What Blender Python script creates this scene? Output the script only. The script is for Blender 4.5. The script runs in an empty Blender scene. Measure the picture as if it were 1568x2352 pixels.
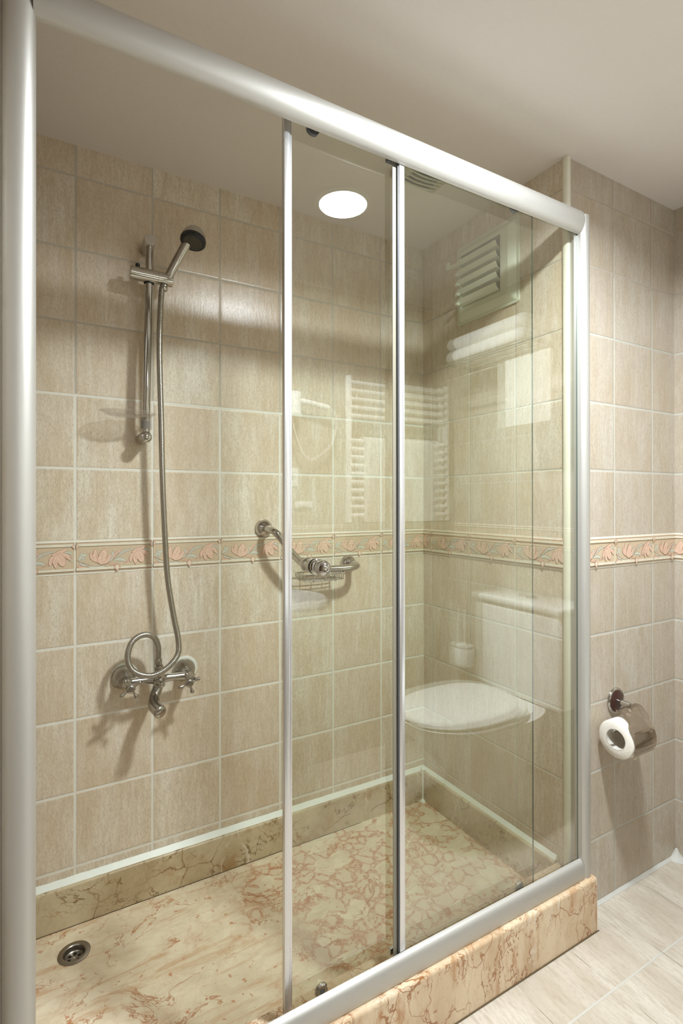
import bpy, bmesh, math, random
from mathutils import Vector, Matrix
random.seed(7)
PI = math.pi
SC = bpy.context.scene
COL = SC.collection

# ------------------------------------------------------------------ camera
CAM = dict(loc=(-1.2889, -1.5987, 1.1749), yaw=-0.5244, pitch=0.0023, roll=-0.0009, f=1210.758, py=1150.69)
cd = bpy.data.cameras.new('camera')
cam = bpy.data.objects.new('camera', cd)
COL.objects.link(cam)
y_, p_, r_ = CAM['yaw'], CAM['pitch'], CAM['roll']
fw = Vector((-math.sin(y_) * math.cos(p_), math.cos(y_) * math.cos(p_), math.sin(p_)))
rt = fw.cross(Vector((0, 0, 1))).normalized()
up = rt.cross(fw)
rt2 = math.cos(r_) * rt + math.sin(r_) * up
up2 = -math.sin(r_) * rt + math.cos(r_) * up
M = Matrix((rt2, up2, -fw)).transposed().to_4x4()
M.translation = Vector(CAM['loc'])
cam.matrix_world = M
cd.sensor_fit = 'AUTO'
cd.sensor_width = 36
cd.lens = CAM['f'] / 2352 * 36
cd.shift_x = 0
cd.shift_y = (CAM['py'] - 1176) / 2352
cd.clip_start = 0.01
SC.camera = cam

# ------------------------------------------------------------------ light and exposure
LAMP = (-0.43, -1.165)          # the recessed ceiling lamp
DIFFUSER = 40.0
LAMP_WATT = 40.0
LAMP_SPREAD = 160.0
#              # radiance of its diffuser
LAMP_COL = (0.87, 0.945, 1.0)
FILL_POWER = 5.5             # added fill strip above the washbasin mirror, behind the camera
EXPOSURE = 0.0
ld = bpy.data.lights.new('ceiling_lamp_light', 'AREA')
ld.shape = 'DISK'; ld.size = .15; ld.energy = LAMP_WATT; ld.color = LAMP_COL; ld.spread = math.radians(LAMP_SPREAD)
lo_ = bpy.data.objects.new('ceiling_lamp_light', ld)
lo_.location = (LAMP[0], LAMP[1], 2.1355)
COL.objects.link(lo_)
w = bpy.data.worlds.new('world')
SC.world = w
w.use_nodes = True
w.node_tree.nodes['Background'].inputs[0].default_value = (0.9, 0.93, 1, 1)
w.node_tree.nodes['Background'].inputs[1].default_value = 0.0
SC.view_settings.view_transform = 'Standard'
SC.view_settings.look = 'None'
SC.view_settings.gamma = 1
SC.view_settings.use_curve_mapping = False
SC.view_settings.exposure = EXPOSURE
SC.cycles.max_bounces = 14
SC.cycles.diffuse_bounces = 8
SC.cycles.glossy_bounces = 6
SC.cycles.transparent_max_bounces = 24
SC.cycles.sample_clamp_indirect = 6
SC.cycles.use_denoising = True

# ------------------------------------------------------------------ node helpers
def s2l(c):
    return tuple(((v / 255) / 12.92 if v / 255 <= .04045 else ((v / 255 + .055) / 1.055) ** 2.4) for v in c) + (1,)

class NT:
    def __init__(s, name):
        s.mat = bpy.data.materials.new(name)
        s.mat.use_nodes = True
        s.t = s.mat.node_tree
        s.t.nodes.clear()
        s.out = s.t.nodes.new('ShaderNodeOutputMaterial')
    def n(s, typ, ins=None, **kw):
        nd = s.t.nodes.new(typ)
        for k, v in kw.items():
            setattr(nd, k, v)
        for k, v in (ins or {}).items():
            if hasattr(v, 'is_linked') or isinstance(v, bpy.types.NodeSocket):
                s.t.links.new(v, nd.inputs[k])
            else:
                nd.inputs[k].default_value = v
        return nd
    def m(s, op, a, b=0.0, c=None):
        ins = {0: a, 1: b}
        if c is not None: ins[2] = c
        return s.n('ShaderNodeMath', ins, operation=op).outputs[0]
    def vm(s, op, a, b):
        return s.n('ShaderNodeVectorMath', {0: a, 1: b}, operation=op).outputs[0]
    def noise(s, vec, scale=5.0, detail=4.0, rough=.5, dist=0.0):
        return s.n('ShaderNodeTexNoise', {'Vector': vec, 'Scale': scale, 'Detail': detail, 'Roughness': rough, 'Distortion': dist}).outputs[0]
    def noisec(s, vec, scale=5.0, detail=4.0, rough=.5):
        return s.n('ShaderNodeTexNoise', {'Vector': vec, 'Scale': scale, 'Detail': detail, 'Roughness': rough}).outputs[1]
    def vor(s, vec, scale, feature='DISTANCE_TO_EDGE', out=0):
        return s.n('ShaderNodeTexVoronoi', {'Vector': vec, 'Scale': scale}, feature=feature).outputs[out]
    def mr(s, v, a, b, c=0.0, d=1.0, smooth=True):
        nd = s.n('ShaderNodeMapRange', {'Value': v, 'From Min': a, 'From Max': b, 'To Min': c, 'To Max': d}, clamp=True)
        if smooth: nd.interpolation_type = 'SMOOTHSTEP'
        return nd.outputs[0]
    def mix(s, f, a, b):
        nd = s.n('ShaderNodeMix', data_type='RGBA')
        for k, v in ((0, f), (6, a), (7, b)):
            if isinstance(v, bpy.types.NodeSocket): s.t.links.new(v, nd.inputs[k])
            else: nd.inputs[k].default_value = v
        return nd.outputs[2]
    def xyz(s, v):
        nd = s.n('ShaderNodeSeparateXYZ', {0: v})
        return nd.outputs[0], nd.outputs[1], nd.outputs[2]
    def comb(s, x, y, z=0.0):
        return s.n('ShaderNodeCombineXYZ', {0: x, 1: y, 2: z}).outputs[0]
    def coord(s, k='Object'):
        return s.n('ShaderNodeTexCoord').outputs[k]
    def bump(s, h, dist=.001, strength=1.0):
        return s.n('ShaderNodeBump', {'Height': h, 'Distance': dist, 'Strength': strength}).outputs[0]
    def bsdf(s, **ins):
        nd = s.n('ShaderNodeBsdfPrincipled', {k.replace('_', ' '): v for k, v in ins.items()})
        s.t.links.new(nd.outputs[0], s.out.inputs[0])
        return nd

def simple(name, col, rough=.4, metal=0.0, bump=0.0, bscale=40.0, var=.04, **kw):
    h = NT(name)
    c = s2l(col)
    co = h.coord()
    nz = h.noise(co, bscale, 3, .5)
    dark = tuple(v * (1 - var) for v in c[:3]) + (1,)
    lite = tuple(min(1, v * (1 + var)) for v in c[:3]) + (1,)
    base = h.mix(nz, dark, lite)
    ins = dict(Base_Color=base, Roughness=rough, Metallic=metal)
    ins.update(kw)
    if bump: ins['Normal'] = h.bump(nz, bump)
    h.bsdf(**ins)
    return h.mat

# ------------------------------------------------------------------ tile material (UV in metres)
ROW0, ROWB, ROW1, PV, PU = 0.190, 1.02, 1.069, 0.1985, 0.2
def tile_mat(name, u0, gw, glow, ghigh, gsplit=1.4695, tint=1.0, pale=0.0):
    h = NT(name)
    uv = h.coord('UV')
    u, v, _ = h.xyz(uv)
    cu = h.m('DIVIDE', h.m('SUBTRACT', u, u0), PU)
    iu = h.m('FLOOR', cu); fu = h.m('SUBTRACT', cu, iu)
    hi = h.m('GREATER_THAN', v, ROWB)
    off = h.m('ADD', ROW0, h.m('MULTIPLY', hi, ROW1 - ROW0))
    cv = h.m('DIVIDE', h.m('SUBTRACT', v, off), PV)
    iv = h.m('FLOOR', cv); fv = h.m('SUBTRACT', cv, iv)
    du = h.m('MULTIPLY', h.m('MINIMUM', fu, h.m('SUBTRACT', 1.0, fu)), PU)
    dv = h.m('MULTIPLY', h.m('MINIMUM', fv, h.m('SUBTRACT', 1.0, fv)), PV)
    wob = h.m('MULTIPLY', h.m('SUBTRACT', h.noise(uv, 45, 3), .5), .0014)
    d = h.m('ADD', h.m('MINIMUM', du, dv), wob)
    low = h.m('LESS_THAN', v, gsplit)
    gwid = h.m('MULTIPLY', gw / 2, h.m('ADD', .72, h.m('MULTIPLY', low, .28)))
    mask = h.mr(h.m('SUBTRACT', d, gwid), -.0005, .0007)
    edge = h.mr(d, gw / 2, gw / 2 + .004)
    rnd = h.n('ShaderNodeTexWhiteNoise', {'Vector': h.comb(iu, h.m('ADD', iv, h.m('MULTIPLY', hi, 31.0)), .37)}, noise_dimensions='3D').outputs[1]
    rr, rg, rb = h.xyz(rnd)
    base = h.vm('ADD', uv, h.vm('MULTIPLY', rnd, (7.0, 5.0, 3.0)))
    big = h.noise(h.vm('MULTIPLY', base, (16, 4.5, 1)), 1, 3, .55)
    mid = h.noise(h.vm('MULTIPLY', base, (150, 30, 1)), 1, 5, .62, .3)
    fine = h.noise(h.vm('MULTIPLY', base, (420, 120, 1)), 1, 3, .6, .5)
    c = h.mix(h.mr(big, .3, .72), s2l((214, 198, 173)), s2l((230, 222, 208)))
    strk = h.noise(h.vm('MULTIPLY', base, (75, 5, 1)), 1, 4, .6, .4)
    c = h.mix(h.mr(strk, .3, .7, .4, 0.0), c, s2l((196, 176, 150)))
    c = h.mix(h.mr(mid, .26, .58, .34, 0.0), c, s2l((186, 168, 144)))
    c = h.mix(h.mr(mid, .50, .74, 0.0, .45), c, s2l((232, 223, 208)))
    c = h.mix(h.mr(fine, .22, .58, .55, 0.0), c, s2l((154, 139, 119)))
    c = h.mix(h.mr(rr, 0, 1, 0.0, .25), c, s2l((200, 174, 146)))
    gh = h.mix(h.noise(uv, 30, 3), tuple(x * .9 for x in s2l(glow)[:3]) + (1,), s2l(glow))
    gc = h.mix(low, s2l(ghigh), gh)
    c = h.mix(mask, gc, c)
    hgt = h.m('ADD', h.m('MULTIPLY', mask, .55), h.m('ADD', h.m('MULTIPLY', mid, .30), h.m('MULTIPLY', fine, .16)))
    hgt = h.m('ADD', hgt, h.m('MULTIPLY', edge, .25))
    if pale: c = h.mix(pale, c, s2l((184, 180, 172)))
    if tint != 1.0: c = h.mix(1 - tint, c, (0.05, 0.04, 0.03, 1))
    rough = h.m('ADD', h.m('MULTIPLY', mask, -.56), h.m('ADD', .74, h.m('MULTIPLY', fine, .1)))
    h.bsdf(Base_Color=c, Roughness=rough, Normal=h.bump(hgt, .0016, .8), Specular_IOR_Level=.5)
    return h.mat

G_WHITE, G_GREY = (230, 226, 214), (190, 183, 170)
MT_BACK = tile_mat('tile_back', -0.1979, .0068, G_WHITE, G_GREY)
MT_SIDE = tile_mat('tile_side', 0.0511, .0040, (214, 210, 196), (184, 176, 162), 1.62)
MT_NIB = tile_mat('tile_nib', 0.2173, .0056, (224, 222, 210), (208, 196, 182), 1.85, tint=.80, pale=.22)  # same tile, darkened and greyed to offset the strong lamp light here
MT_RIGHT = tile_mat('tile_right', 0.785, .0056, (224, 222, 210), (208, 196, 182), 1.85, tint=.80, pale=.22)  # darker, greyer copy as on the nib wall, balancing the lamp
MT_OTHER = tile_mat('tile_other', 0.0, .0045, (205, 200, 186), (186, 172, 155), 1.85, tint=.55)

def floor_mat():
    h = NT('floor_tile')
    uv = h.coord('UV')
    u, v, _ = h.xyz(uv)
    cu = h.m('DIVIDE', h.m('ADD', u, .0785), .2027); iu = h.m('FLOOR', cu); fu = h.m('SUBTRACT', cu, iu)
    cv = h.m('DIVIDE', h.m('ADD', v, .825), .2027); iv = h.m('FLOOR', cv); fv = h.m('SUBTRACT', cv, iv)
    du = h.m('MULTIPLY', h.m('MINIMUM', fu, h.m('SUBTRACT', 1.0, fu)), .2)
    dv = h.m('MULTIPLY', h.m('MINIMUM', fv, h.m('SUBTRACT', 1.0, fv)), .2)
    mu = h.mr(du, .0006, .0018)
    mv = h.mr(dv, .0018, .0032)
    mask = h.m('MULTIPLY', mu, mv)
    rnd = h.n('ShaderNodeTexWhiteNoise', {'Vector': h.comb(iu, iv, .2)}, noise_dimensions='3D').outputs[1]
    base = h.vm('ADD', uv, h.vm('MULTIPLY', rnd, (5.0, 5.0, 1.0)))
    big = h.noise(h.vm('MULTIPLY', base, (14, 4, 1)), 1, 3)
    mid = h.noise(h.vm('MULTIPLY', base, (110, 22, 1)), 1, 5, .6, .3)
    fine = h.noise(h.vm('MULTIPLY', base, (330, 90, 1)), 1, 3, .6, .4)
    c = h.mix(h.mr(big, .3, .7), s2l((190, 178, 161)), s2l((207, 198, 184)))
    c = h.mix(h.mr(mid, .28, .56, .6, 0.0), c, s2l((170, 154, 133)))
    c = h.mix(h.mr(fine, .26, .5, .5, 0.0), c, s2l((164, 150, 132)))
    g = h.mix(h.mr(h.noise(uv, 9, 3), .44, .58), s2l((208, 202, 188)), s2l((150, 138, 118)))
    g = h.mix(h.m('MULTIPLY', mu, 1.0), g, s2l((196, 192, 182)))
    c = h.mix(mask, g, c)
    hg = h.m('ADD', h.m('MULTIPLY', mask, .6), h.m('MULTIPLY', mid, .25))
    h.bsdf(Base_Color=c, Roughness=.42, Normal=h.bump(hg, .0012, .7))
    return h.mat
M_FLOOR = floor_mat()

def breccia_mat():
    h = NT('tray_marble')
    co = h.coord()
    x, y, z = h.xyz(co)
    wv = h.vm('MULTIPLY', h.vm('SUBTRACT', h.noisec(co, 11, 4, .6), (.5, .5, .5)), (.040, .040, .040))
    wv2 = h.vm('MULTIPLY', h.vm('SUBTRACT', h.noisec(co, 40, 3, .6), (.5, .5, .5)), (.016, .016, .016))
    p = h.vm('ADD', h.vm('ADD', co, wv), wv2)
    ps = h.vm('MULTIPLY', p, (.8, 1.25, 1))
    e1 = h.vor(ps, 9.5); e2 = h.vor(p, 24); e3 = h.vor(p, 62)
    region = h.noise(co, 6.5, 3, .6)
    breccia = h.mr(h.m('ADD', h.m('MULTIPLY', x, .75), region), .30, .62)     # broken towards the far end
    w1 = h.mr(region, .34, .56, .04, .27)
    m1 = h.mr(h.m('SUBTRACT', e1, w1), -.008, .008, 1.0, 0.0)
    m2 = h.mr(e2, .07, .13, 1.0, 0.0)
    m3 = h.mr(e3, .05, .13, 1.0, 0.0)
    cell = h.n('ShaderNodeTexVoronoi', {'Vector': ps, 'Scale': 11}, feature='F1').outputs[1]
    cr, cg, cb = h.xyz(cell)
    mott = h.noise(h.vm('MULTIPLY', co, (14, 22, 10)), 1, 6, .65, .5)
    cream = h.mix(h.mr(mott, .3, .7), s2l((216, 198, 168)), s2l((236, 223, 196)))
    cream = h.mix(h.mr(cr, 0, 1, 0, .3), cream, s2l((216, 204, 176)))
    pink = h.mix(h.mr(h.noise(co, 55, 4, .7), .3, .7), s2l((186, 128, 90)), s2l((202, 154, 116)))
    inner = h.mix(h.m('MULTIPLY', h.m('MULTIPLY', m2, h.m('ADD', .45, h.m('MULTIPLY', m3, .55))), .95), s2l((220, 202, 174)), pink)
    mm = h.m('MULTIPLY', m1, h.mr(breccia, 0, 1, .10, 1.0))
    c = h.mix(mm, cream, inner)
    # fine cracks through the clasts
    c = h.mix(h.m('MULTIPLY', h.mr(e2, 0, .018, .3, 0.0), h.mr(region, .35, .6)), c, s2l((196, 152, 122)))
    # soft streaky drift along the left end
    rot = h.n('ShaderNodeMapping', {'Vector': co, 'Rotation': (0, 0, .35), 'Scale': (3, 16, 1)}).outputs[0]
    st = h.noise(rot, 1.6, 7, .68, .8)
    drift = h.m('MULTIPLY', h.mr(st, .50, .68), h.mr(breccia, 0, 1, .75, .2))
    c = h.mix(drift, c, s2l((200, 158, 116)))
    # brown-orange veins
    vn = h.noise(h.vm('ADD', co, wv), 5.5, 6, .62, .9)
    ridge = h.m('ABSOLUTE', h.m('SUBTRACT', vn, .5))
    vein = h.m('MULTIPLY', h.mr(ridge, .0, .014, 1.0, 0.0), h.mr(h.noise(co, 7, 2), .42, .56))
    c = h.mix(h.m('MULTIPLY', vein, .8), c, s2l((176, 112, 62)))
    sp = h.mr(h.noise(co, 60, 3, .6), .64, .70)
    c = h.mix(h.m('MULTIPLY', sp, .7), c, s2l((188, 116, 66)))
    h.bsdf(Base_Color=c, Roughness=.33, Normal=h.bump(mott, .0006, .5))
    return h.mat

def vein_mat(name, base_a, base_b, vein_c, vein_d, stretch, amt=1.0, rough=.3):
    h = NT(name)
    co = h.coord()
    wv = h.vm('MULTIPLY', h.vm('SUBTRACT', h.noisec(co, 9, 4, .6), (.5, .5, .5)), (.09, .09, .09))
    p = h.vm('MULTIPLY', h.vm('ADD', co, wv), stretch)
    cloud = h.noise(h.vm('MULTIPLY', co, stretch), 5, 6, .62, .6)
    c = h.mix(h.mr(cloud, .32, .68), s2l(base_a), s2l(base_b))
    e = h.vor(p, 8)
    v1 = h.mr(e, 0, .022, 1.0, 0.0)
    e2 = h.vor(p, 21)
    v2 = h.mr(e2, 0, .02, 1.0, 0.0)
    n1 = h.noise(p, 7, 5, .6, .7)
    v3 = h.mr(h.m('ABSOLUTE', h.m('SUBTRACT', n1, .5)), 0, .016, 1.0, 0.0)
    gate = h.mr(h.noise(co, 8, 3), .38, .56)
    gate2 = h.mr(h.noise(co, 13, 3), .42, .58)
    c = h.mix(h.m('MULTIPLY', h.m('MULTIPLY', v2, gate2), .6 * amt), c, s2l(vein_d))
    c = h.mix(h.m('MULTIPLY', h.m('MULTIPLY', v1, gate), .7 * amt), c, s2l(vein_c))
    c = h.mix(h.m('MULTIPLY', h.m('MULTIPLY', v3, gate2), .75 * amt), c, s2l(vein_c))
    warm = h.mr(h.noise(h.vm('MULTIPLY', co, stretch), 9, 4, .6), .52, .72)
    c = h.mix(h.m('MULTIPLY', warm, .62 * amt), c, s2l(vein_d))
    wh = h.mr(h.m('ABSOLUTE', h.m('SUBTRACT', h.noise(h.vm('MULTIPLY', p, (1, 1, .3)), 3.1, 3, .5), .47)), 0, .008, .7, 0.0)
    c = h.mix(h.m('MULTIPLY', wh, gate2), c, s2l((226, 216, 198)))
    fine = h.noise(h.vm('MULTIPLY', p, (1, 1, .35)), 90, 4, .6)
    c = h.mix(h.mr(fine, .3, .45, .25, 0.0), c, s2l(vein_d))
    h.bsdf(Base_Color=c, Roughness=rough, Normal=h.bump(fine, .0004, .5))
    return h.mat

M_TRAY = breccia_mat()
M_KERB = vein_mat('kerb_marble', (202, 174, 140), (226, 206, 176), (150, 92, 40), (178, 122, 72), (2.1, 2.1, .7), 1.25, .27)
M_UPST = vein_mat('upstand_marble', (172, 152, 118), (202, 187, 156), (118, 86, 48), (164, 128, 82), (1, 1, 1.1), 1.2, .33)
M_CEIL = simple('ceiling_paint', (222, 215, 209), .85, bump=.0006, bscale=90, var=.02)
M_SIL = simple('silicone', (226, 228, 218), .4, bump=.0006, bscale=60)
M_GROUTJ = simple('floor_joint', (200, 198, 190), .7, bump=.002, bscale=50)
M_TRIM = simple('trim_plastic', (226, 222, 204), .35)
M_ALU = simple('satin_aluminium', (196, 193, 187), .47, .62, var=.01)
M_ALU2 = simple('bright_aluminium', (228, 228, 230), .27, .8, var=.01)
M_CHROME = simple('chrome', (198, 195, 190), .07, 1.0, var=.01)
M_DULL = simple('worn_chrome', (178, 174, 168), .2, 1.0, var=.12, bscale=60)
M_HOSE = simple('hose_chrome', (178, 174, 166), .22, 1.0)
M_STEEL = simple('brushed_steel', (150, 142, 132), .36, 1.0)
M_BLACK = simple('black_rubber', (26, 26, 28), .4)
M_HOLE = simple('dark_hole', (10, 9, 9), .7)
M_GREY = simple('grey_plastic', (92, 94, 98), .4)
M_VENT = simple('vent_plastic', (216, 218, 200), .45, var=.02)
M_FAN = simple('fan_plastic', (196, 194, 172), .5, var=.03)
M_PAPER = simple('paper', (244, 238, 226), .9, bump=.0004, bscale=200, var=.02)
M_BROWN = simple('brown_reflection', (66, 38, 32), .25)  # brown mirrored in the chrome rosette, painted as plain colour
M_CERAM = simple('white_ceramic', (238, 238, 234), .12, var=.01)
M_WHITE = simple('white_plastic', (236, 236, 230), .35, var=.01)
M_TOWEL = simple('towel', (248, 248, 244), .95, bump=.0004, bscale=240)
M_DOOR = simple('door_paint', (112, 84, 58), .45, var=.05, bscale=8)
M_MIRROR = simple('mirror_silver', (235, 238, 235), .01, 1.0, var=0)
M_NOZ = simple('nozzle_rubber', (120, 108, 70), .5)

def glass_mat(name, tint, refl=1.9):
    """thin pane: clear with a weak mirror on the face towards the eye"""
    h = NT(name)
    fr = h.n('ShaderNodeFresnel', {'IOR': 1.5}).outputs[0]
    back = h.n('ShaderNodeNewGeometry').outputs['Backfacing']
    f = h.m('MINIMUM', h.m('MULTIPLY', h.m('MULTIPLY', fr, refl), h.m('SUBTRACT', 1.0, back)), 1.0)
    tr = h.n('ShaderNodeBsdfTransparent', {'Color': tint + (1,)})
    gl = h.n('ShaderNodeBsdfGlossy', {'Color': (1, 1, 1, 1), 'Roughness': 0.0})
    mx = h.n('ShaderNodeMixShader', {0: f, 1: tr.outputs[0], 2: gl.outputs[0]})
    h.t.links.new(mx.outputs[0], h.out.inputs[0])
    return h.mat
M_GLASS = glass_mat('pane_glass', (.974, .987, .960), 2.6)
def edge_mat():
    h = NT('glass_edge')
    h.bsdf(Base_Color=s2l((52, 78, 68)), Roughness=.2)
    return h.mat
M_EDGE = edge_mat()
def clear_mat():
    h = NT('clear_plastic')
    fr = h.n('ShaderNodeLayerWeight', {'Blend': .35}).outputs['Facing']
    tr = h.n('ShaderNodeBsdfTransparent', {'Color': (.90, .88, .86, 1)})
    gl = h.n('ShaderNodeBsdfPrincipled', {'Base Color': (.92, .90, .88, 1), 'Roughness': .08})
    f = h.m('ADD', .06, h.m('MULTIPLY', h.m('POWER', fr, 2.0), .6))
    mx = h.n('ShaderNodeMixShader', {0: f, 1: tr.outputs[0], 2: gl.outputs[0]})
    h.t.links.new(mx.outputs[0], h.out.inputs[0])
    return h.mat
M_CLEAR = clear_mat()
def lamp_mat():
    h = NT('lamp_diffuser')
    e = h.n('ShaderNodeEmission', {'Color': LAMP_COL + (1,), 'Strength': DIFFUSER})
    h.t.links.new(e.outputs[0], h.out.inputs[0])
    return h.mat
M_LAMP = lamp_mat()

# ------------------------------------------------------------------ geometry helpers
ORG = {}
def obj(name, bm, mats, parent=None, smooth=False, angle=35):
    if not isinstance(mats, (list, tuple)): mats = [mats]
    org = ORG.get(parent.name, Vector()) if parent else Vector()
    if org.length: bmesh.ops.translate(bm, verts=bm.verts, vec=-org)
    bmesh.ops.recalc_face_normals(bm, faces=bm.faces)
    me = bpy.data.meshes.new(name)
    bm.to_mesh(me); bm.free()
    for m in mats: me.materials.append(m)
    if smooth:
        for p in me.polygons: p.use_smooth = True
        if angle:
            try: me.set_sharp_from_angle(angle=math.radians(angle))
            except Exception: pass
    o = bpy.data.objects.new(name, me)
    COL.objects.link(o)
    if parent:
        o.parent = parent
        ORG[o.name] = org
    return o

def thing(name, label, cat, loc, group=None):
    o = bpy.data.objects.new(name, None)
    COL.objects.link(o)
    o.location = loc
    o.empty_display_size = .05
    o['label'] = label; o['category'] = cat
    if group: o['group'] = group
    ORG[o.name] = Vector(loc)
    return o

def tag(o, label, cat, group=None):
    o['label'] = label; o['category'] = cat
    if group: o['group'] = group
    return o

def struct(o):
    o['kind'] = 'structure'
    return o

def B(): return bmesh.new()

def box(bm, lo, hi, mi=0, bev=0.0, seg=2):
    x0, y0, z0 = lo; x1, y1, z1 = hi
    vs = [bm.verts.new(p) for p in ((x0,y0,z0),(x1,y0,z0),(x1,y1,z0),(x0,y1,z0),(x0,y0,z1),(x1,y0,z1),(x1,y1,z1),(x0,y1,z1))]
    fs = [bm.faces.new([vs[i] for i in f]) for f in ((0,3,2,1),(4,5,6,7),(0,1,5,4),(1,2,6,5),(2,3,7,6),(3,0,4,7))]
    for f in fs: f.material_index = mi
    if bev:
        es = list({e for f in fs for e in f.edges})
        bmesh.ops.bevel(bm, geom=es, offset=bev, segments=seg, affect='EDGES', profile=.5)
    return bm

def frame_of(ax):
    ax = Vector(ax).normalized()
    t = Vector((0, 0, 1)) if abs(ax.z) < .9 else Vector((1, 0, 0))
    a = ax.cross(t).normalized()
    return a, ax.cross(a).normalized(), ax

def lathe(bm, prof, org, axis=(0,0,1), seg=32, mi=0, cap0=True, cap1=True, sx=1.0, sy=1.0, a=None):
    """prof: (radius, height along axis)"""
    a_, b_, c_ = frame_of(axis)
    if a is not None:
        a_ = Vector(a); b_ = c_.cross(a_)
    org = Vector(org)
    rings = []
    for r, h in prof:
        rings.append([bm.verts.new(org + c_*h + a_*(r*sx*math.cos(2*PI*i/seg)) + b_*(r*sy*math.sin(2*PI*i/seg))) for i in range(seg)])
    for k in range(len(rings)-1):
        for i in range(seg):
            j = (i+1) % seg
            bm.faces.new((rings[k][i], rings[k][j], rings[k+1][j], rings[k+1][i])).material_index = mi
    if cap0: bm.faces.new(list(reversed(rings[0]))).material_index = mi
    if cap1: bm.faces.new(rings[-1]).material_index = mi
    return bm

def spline(pts, n=8):
    """Catmull-Rom through the points"""
    P = [Vector(p) for p in pts]
    P = [P[0]*2-P[1]] + P + [P[-1]*2-P[-2]]
    out = []
    for i in range(1, len(P)-2):
        for k in range(n):
            t = k/n
            a, b, c, d = P[i-1], P[i], P[i+1], P[i+2]
            out.append(.5*((2*b)+(c-a)*t+(2*a-5*b+4*c-d)*t*t+(3*b-a-3*c+d)*t**3))
    out.append(P[-2])
    return out

def tube(bm, pts, r, seg=12, mi=0, cap=True):
    """r: number or list or function of index"""
    P = [Vector(p) for p in pts]
    T = []
    for i in range(len(P)):
        a = P[max(0, i-1)]; b = P[min(len(P)-1, i+1)]
        T.append((b-a).normalized())
    n = frame_of(T[0])[0]
    rings = []
    for i, p in enumerate(P):
        if i:
            n = (n - T[i]*n.dot(T[i])).normalized()
        b = T[i].cross(n)
        rr = r(i) if callable(r) else (r[i] if isinstance(r, (list, tuple)) else r)
        rings.append([bm.verts.new(p + n*(rr*math.cos(2*PI*k/seg)) + b*(rr*math.sin(2*PI*k/seg))) for k in range(seg)])
    for k in range(len(rings)-1):
        for i in range(seg):
            j = (i+1) % seg
            bm.faces.new((rings[k][i], rings[k][j], rings[k+1][j], rings[k+1][i])).material_index = mi
    if cap:
        bm.faces.new(list(reversed(rings[0]))).material_index = mi
        bm.faces.new(rings[-1]).material_index = mi
    return bm

def resample(P, step):
    out = [P[0]]; acc = 0.0
    for a, b in zip(P[:-1], P[1:]):
        L = (b-a).length
        while acc + L >= step:
            t = (step-acc)/L
            a = a.lerp(b, t); L = (b-a).length; acc = 0
            out.append(a)
            if L < 1e-9: break
        acc += L
    return out

def sweep(bm, prof, p0, p1, ua, ub, mi=0, caps=True):
    """extrude a closed 2-D profile (list of (a,b)) from p0 to p1; ua, ub are the profile's axes"""
    p0, p1, ua, ub = Vector(p0), Vector(p1), Vector(ua), Vector(ub)
    A = [bm.verts.new(p0+ua*a+ub*b) for a, b in prof]
    C = [bm.verts.new(p1+ua*a+ub*b) for a, b in prof]
    n = len(prof)
    for i in range(n):
        j = (i+1) % n
        bm.faces.new((A[i], A[j], C[j], C[i])).material_index = mi
    if caps:
        bm.faces.new(list(reversed(A))).material_index = mi
        bm.faces.new(C).material_index = mi
    return bm

def loft(bm, rings, mi=0, cap0=True, cap1=True):
    R = [[bm.verts.new(p) for p in r] for r in rings]
    n = len(R[0])
    for k in range(len(R)-1):
        for i in range(n):
            j = (i+1) % n
            bm.faces.new((R[k][i], R[k][j], R[k+1][j], R[k+1][i])).material_index = mi
    if cap0: bm.faces.new(list(reversed(R[0]))).material_index = mi
    if cap1: bm.faces.new(R[-1]).material_index = mi
    return bm

# ------------------------------------------------------------------ room shell
H = 2.1456
XL, XR, YN, YO = -1.345, 0.548, -0.635, -1.80      # shower's left wall, far right wall, nib wall, wall behind the camera
XD = -2.35                                         # wall with the entrance door
YS = -0.745                                        # end of the short wall left of the shower
def wall(name, p0, p1, mat, thick=.06, z0=-.02, z1=H+.02, uoff=None, segs=None):
    """a wall whose inner face runs p0 -> p1; solid thickness goes to the left of that direction; UV in metres"""
    p0, p1 = Vector((p0[0], p0[1], 0)), Vector((p1[0], p1[1], 0))
    d = (p1-p0).normalized(); nrm = Vector((-d.y, d.x, 0))
    bm = B()
    uvl = bm.loops.layers.uv.new('UVMap')
    a, b, c, e = p0, p1, p1+nrm*thick, p0+nrm*thick
    vs = [bm.verts.new((q.x, q.y, z)) for z in (z0, z1) for q in (a, b, c, e)]
    for f in ((0,1,5,4),(1,2,6,5),(2,3,7,6),(3,0,4,7),(0,3,2,1),(4,5,6,7)):
        bm.faces.new([vs[i] for i in f])
    for f in bm.faces:
        n = f.normal if f.normal.length else Vector((0,0,1))
        f.normal_update()
        for l in f.loops:
            q = l.vert.co
            u = q.x if abs(f.normal.y) > .5 else -q.y
            l[uvl].uv = (u, q.z) if abs(f.normal.z) < .5 else (q.x, q.y)
    return struct(obj(name, bm, mat))
wall('wall_back', (XL-.06, 0), (0.06, 0), MT_BACK)
wall('wall_shower_right', (0, 0), (0, YN+.0006), MT_SIDE, thick=.055)
wall('wall_nib', (0.0004, YN), (XR, YN), MT_NIB, thick=.055)
wall('wall_right', (XR, YN), (XR, YO-.06), MT_RIGHT)
wall('wall_opposite', (XR, YO), (XD, YO), MT_OTHER)
wall('wall_entrance', (XD, YO-.06), (XD, YS+.06), MT_OTHER)
wall('wall_return', (XD, YS), (XL-.061, YS), MT_OTHER)
wall('wall_shower_left', (XL, YS), (XL, 0), MT_OTHER)

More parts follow.
